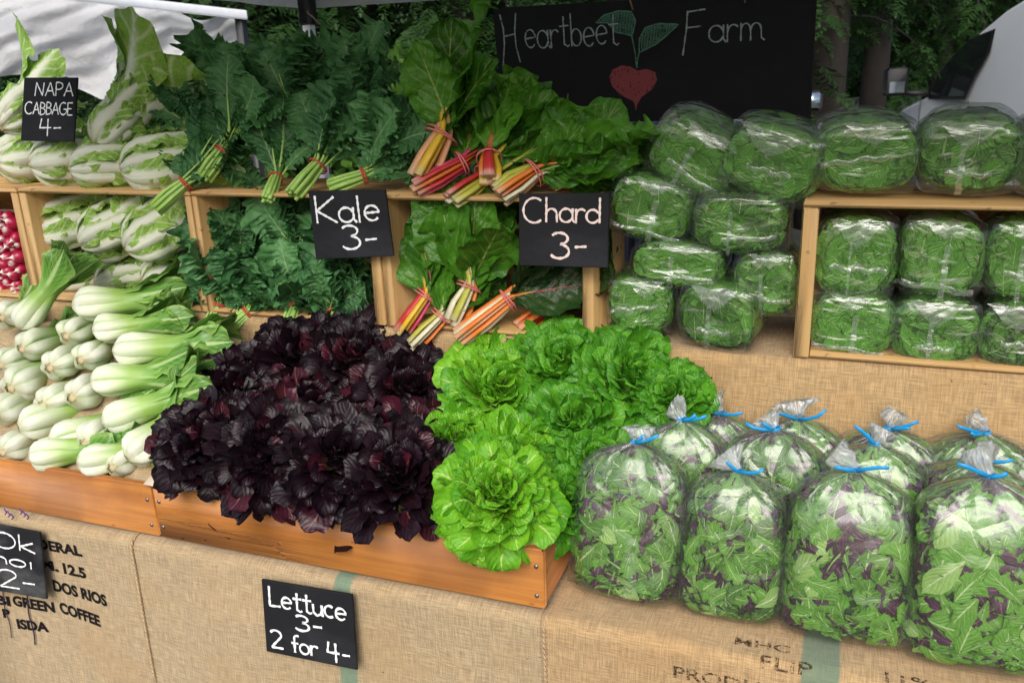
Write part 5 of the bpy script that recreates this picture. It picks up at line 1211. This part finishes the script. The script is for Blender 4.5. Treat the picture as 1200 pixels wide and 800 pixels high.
for i in range(nr): part('rib', (-Wt+.03+(Wt-.06)*i/nr+.012, -.022, .55), (-Wt+.03+(Wt-.06)*(i+1)/nr-.012, -.001, Ht-.04), M_NAVY, tg, .008)
part('latch', (-.16, -.05, Ht-.03), (-.01, -.023, Ht+.03), plain('latch_steel', (.45,.47,.5), .35, .7), tg, .01)
b = MB(); prism(b, [(1.72,.45),(1.72,1.25),(1.95,1.62),(2.75,1.64),(3.25,1.25),(4.3,1.12),(4.42,.8),(4.4,.45)], -1.55+.0, .0, None); cbm = b.mesh('cab', M_NAVY, False)
link('cab', cbm, tr, Matrix(((0,1,0,-.10),(1,0,0,0),(0,0,1,0),(0,0,0,1))))
dm = (Vector((pm.x, pm.y, 0))-Vector((pb.x, 3.9, 0))).length
mi_ = part('mirror', (-.02, dm-.02, pm.z-.075), (.17, dm+.08, pm.z+.075), M_TRIM, tr, .03); part('mirror_glass', (.0, dm-.026, pm.z-.055), (.15, dm-.021, pm.z+.055), M_MIRROR, mi_, .0)
part('mirror_arm', (-.12, dm+.01, pm.z-.07), (-.021, dm+.05, pm.z-.03), M_TRIM, tr, .01)
for y_ in (.9, 3.4):
    for x in (-Wt+.02, -.20):
        b = MB(); b.lathe([(.19,.0),(.31,-.01),(.34,.03),(.34,.15),(.31,.18),(.19,.17)], 20, M=Matrix.Translation((x, y_, .34)) @ Matrix.Rotation(R(90), 4, 'Y')); link('wheel', b.mesh('wheel', M_TYRE), tr)
# far parked cars glimpsed between the trunks
def far_car(label, px, D, col, rz):
    p = at(px, 120, D=D); t = thing('parked_car', label, 'car', Matrix.Translation((p.x, p.y, 0)) @ Matrix.Rotation(rz, 4, 'Z'))
    prof = [(-2.1,.35),(-2.15,.7),(-1.3,.95),(-.6,1.0),(.0,1.5),(1.4,1.52),(2.1,1.05),(2.2,.6),(2.15,.35)]
    b = MB(); prism(b, prof, -.85, .85, (.9,.25)); o = link('body', b.mesh('body', col, False), t)
    for side in (-1, 1):
        ii = lambda z: side*(.86-max(0, z-.9)*.25)
        b = MB(); b.add([(x, ii(z), z) for x, z in ((-.45,1.03),(.05,1.43),(1.3,1.45),(1.75,1.08))], [(0,1,2,3)]); link('side_window', b.mesh('side_window', M_GLASS, False), t)
        for x in (-1.35, 1.35): wheel(t, x, -.86 if side < 0 else .65, .33)
    return t
far_car('white car far behind, between the two tree trunks', 992, 16.0, paint('white_car_paint', (.80,.80,.80)), R(12))
far_car('silver car far behind, right of the second trunk', 1048, 20.0, paint('silver_car_paint', (.62,.63,.64)), R(8))

# ------------------------------------------------------------------ trees
M_BARK = plain('bark', (.020,.016,.013), .95, 0, .4, 14, .8, 30)
M_NEEDLE = leafmat('conifer_foliage', (.005,.017,.005), (.024,.068,.013), (.06,.12,.03), .05, .55, .12, None, .1, 4, .2, 40)
M_BROAD = leafmat('shrub_foliage', (.025,.075,.012), (.10,.22,.03), (.12,.22,.05), .05, .45, .2, None, .2, 5, .3, 60)
def spray(seed, L=.42, n=11):
    """a flat drooping twig: leaflet pairs along a stem"""
    rr = np.random.default_rng(seed); V, F, U = [], [], []
    def q(p, d, w_, l):
        d = d/np.linalg.norm(d); s_ = np.cross(d, [0,0,1]); s_ /= np.linalg.norm(s_)+1e-9; b = len(V)
        V.extend([p-s_*w_*.35, p+s_*w_*.35, p+d*l*.6+s_*w_, p+d*l*.6-s_*w_, p+d*l]); U.extend([(.3,0),(.7,0),(1,.6),(0,.6),(.5,1)])
        F.append((b, b+1, b+2, b+3)); F.append((b+3, b+2, b+4, b+4))
    for i in range(n):
        u = (i+.5)/n; p = np.array([0, u*L, -.16*u*u]); l = L*.42*(1-u*.75)*rr.uniform(.7,1.2)
        for sg in (-1, 1): q(p+rr.normal(0,.008,3), np.array([sg, .55+.3*u, rr.uniform(-.35,.1)]), .015*rr.uniform(.7,1.3), l)
    q(np.array([0,L*.9,-.13]), np.array([0,1,-.5]), .018, L*.2)
    return np.array(V), np.array([f if f[3] != f[2] else (f[0], f[1], f[2], f[2]) for f in F]), np.array(U)
def tri_fix(V, F, U):
    T = []
    for f in F:
        T.append((f[0], f[1], f[2]))
        if f[3] != f[2]: T.append((f[0], f[2], f[3]))
    return V, np.array(T), U
SPR = [tri_fix(*spray(k)) for k in range(4)]
def conifer(label, x, y, h, r0, seed, z0=1.0, reach=2.4, nb=85):
    rng = np.random.default_rng(seed); t = thing('conifer_tree', label, 'tree', Matrix.Translation((x, y, 0)), 'conifers behind the stall')
    b = MB(); b.tube([(0,0,-.1),(.02,.01,.5),(.03,0,2),(0,.03,4.5),(0,0,h)], [r0*1.25, r0, r0*.9, r0*.6, .03], 14); link('trunk', b.mesh('trunk', M_BARK), t)
    mats4, which = [], []; lb = MB()
    for i in range(nb):
        f = (i+.5)/nb; z = z0+(h-z0)*f**1.15; az = i*2.4+rng.uniform(-.4,.4); Lb = reach*(1-.72*f)*rng.uniform(.7,1.15); d = np.array([math.cos(az), math.sin(az), 0])
        pts = [np.array([0,0,z])+d*Lb*k/5+np.array([0,0,.10*Lb*math.sin(k/5*3.0)-.42*Lb*(k/5)**2]) for k in range(6)]
        if i % 3 == 0: lb.tube(pts, [.018*(1-.15*k) for k in range(6)], 5)
        ns = max(10, int(Lb*21))
        for k in range(ns):
            s_ = (k+.6)/ns; j = min(4, int(s_*5)); p = pts[j]+(pts[j+1]-pts[j])*(s_*5-j)
            side = np.cross(d, [0,0,1])*(1 if k % 2 else -1); y_ = d*.55+side*rng.uniform(.3,1.0)+np.array([0,0,rng.uniform(-.7,-.05)])
            mats4.append(np.array(frame(p+rng.normal(0,.06,3), y_, np.array([0,0,1])+rng.normal(0,.25,3), rng.uniform(.42,.85)))); which.append(rng.integers(4))
    V, F, U, mi, tone = scatter(SPR, mats4, which, rng)
    link('crown', npmesh('crown', V, F, M_NEEDLE, U, None, tone, False), t); link('limbs', lb.mesh('limbs', M_BARK), t); return t
def tree_at(px, D): p = at(px, 150, D=D); return p.x, p.y
for i, (px, D, h, r0, z0, rc, lab) in enumerate([
  (962, 8.6, 9.5, .19, 2.0, .95, 'conifer with the thicker bare trunk right of the chalkboard'),
  (1017, 9.8, 9.0, .15, 2.3, .72, 'conifer with the thinner trunk left of the white van'),
  (300, 6.6, 8.0, .14, .5, 2.0, 'dark conifer between the white tarp and the canopy pole'),
  (430, 7.0, 8.5, .14, .5, 2.0, 'dark conifer directly behind the kale right of the canopy pole'),
  (545, 6.4, 8.0, .13, .5, 1.9, 'dark conifer left of the chalkboard behind the chard'),
  (700, 8.2, 9.0, .16, 1.2, 2.3, 'conifer hidden for the most part by the chalkboard'),
  (1090, 11.5, 9.0, .18, 1.5, 2.6, 'conifer behind the bonnet of the white van'),
  (1180, 12.5, 9.5, .18, 1.5, 2.6, 'conifer behind the roof of the white van'),
  (1035, 14.5, 9.0, .17, 1.2, 2.4, 'conifer further back, seen between the thinner trunk and the van'),
  (975, 15.5, 9.5, .17, 1.8, 2.4, 'conifer furthest back between the two bare trunks'),
  (170, 8.0, 8.0, .15, .5, 2.3, 'conifer behind the white tarp')]):
    x, y = tree_at(px, D); conifer(lab, x, y, h, r0, 40+i, z0, rc, 95)
def broad_leafs(): return [tri_fix(*leaf_arrays(L=.10, W=.035, prof=oval(.45,.8), bend=b_, cup=.3, seed=800+k, nu=3, nv=2)) for k, b_ in enumerate((.4,-.5))]
BL = broad_leafs()
def shrub(label, px, D, w_, h, seed, n=900):
    rng = np.random.default_rng(seed); x, y = tree_at(px, D); t = thing('shrub', label, 'shrub', Matrix.Translation((x, y, 0)), 'low shrubs under the trees'); mats4, which = [], []
    for _ in range(n):
        v = rng.normal(0, 1, 3); v /= np.linalg.norm(v); r_ = rng.uniform(.6,1.05)*(1+.15*math.sin(v[0]*6+seed)); p = np.array([v[0]*w_/2*r_, v[1]*w_/2*r_, h*.5+v[2]*h*.5*r_])
        mats4.append(np.array(frame(p, v+rng.normal(0,.6,3), rng.normal(0,1,3)+[0,0,1], rng.uniform(.7,1.4)))); which.append(rng.integers(2))
    V, F, U, mi, tone = scatter(BL, mats4, which, rng); link('foliage', npmesh('foliage', V, F, M_BROAD, U, None, tone, False), t)
    b = MB()
    for k in range(5): a = k*1.26; b.tube([(0,0,0), (.15*math.cos(a)*w_, .15*math.sin(a)*w_, h*.4), (.3*math.cos(a)*w_, .3*math.sin(a)*w_, h*.8)], [.03,.02,.008], 5)
    link('stems', b.mesh('stems', M_BARK), t)
shrub('low green shrub between the two trunks', 990, 11.0, 1.3, 1.02, 1)
shrub('low green shrub right of the thinner trunk before the van', 1040, 10.6, 1.3, 1.0, 2)
shrub('leafy shrub behind the kale, just right of the canopy pole', 395, 5.2, 1.2, 1.75, 3, 1500)
shrub('leafy shrub in the gap left of the chalkboard', 520, 5.4, 1.2, 1.65, 4, 1500)
# the wood beyond, one dark mass
rng = np.random.default_rng(9); mats4, which = [], []
for _ in range(9000):
    a = rng.uniform(-.95,.55); D = rng.uniform(24,30); z = rng.uniform(.8,7.5); p = np.array([D*math.sin(a), D*math.cos(a), z+rng.normal(0,.3)])
    mats4.append(np.array(frame(p, rng.normal(0,1,3)+[0,0,-.8], rng.normal(0,1,3)+[0,-.8,.6], rng.uniform(3.0,5.5)))); which.append(rng.integers(4))
V, F, U, mi, tone = scatter(SPR, mats4, which, rng); o = link('distant_wood', npmesh('distant_wood', V, F, M_NEEDLE, U, None, tone, False))
tag(o, 'distant dark wood closing the view behind the trees', 'woodland'); o['kind'] = 'stuff'
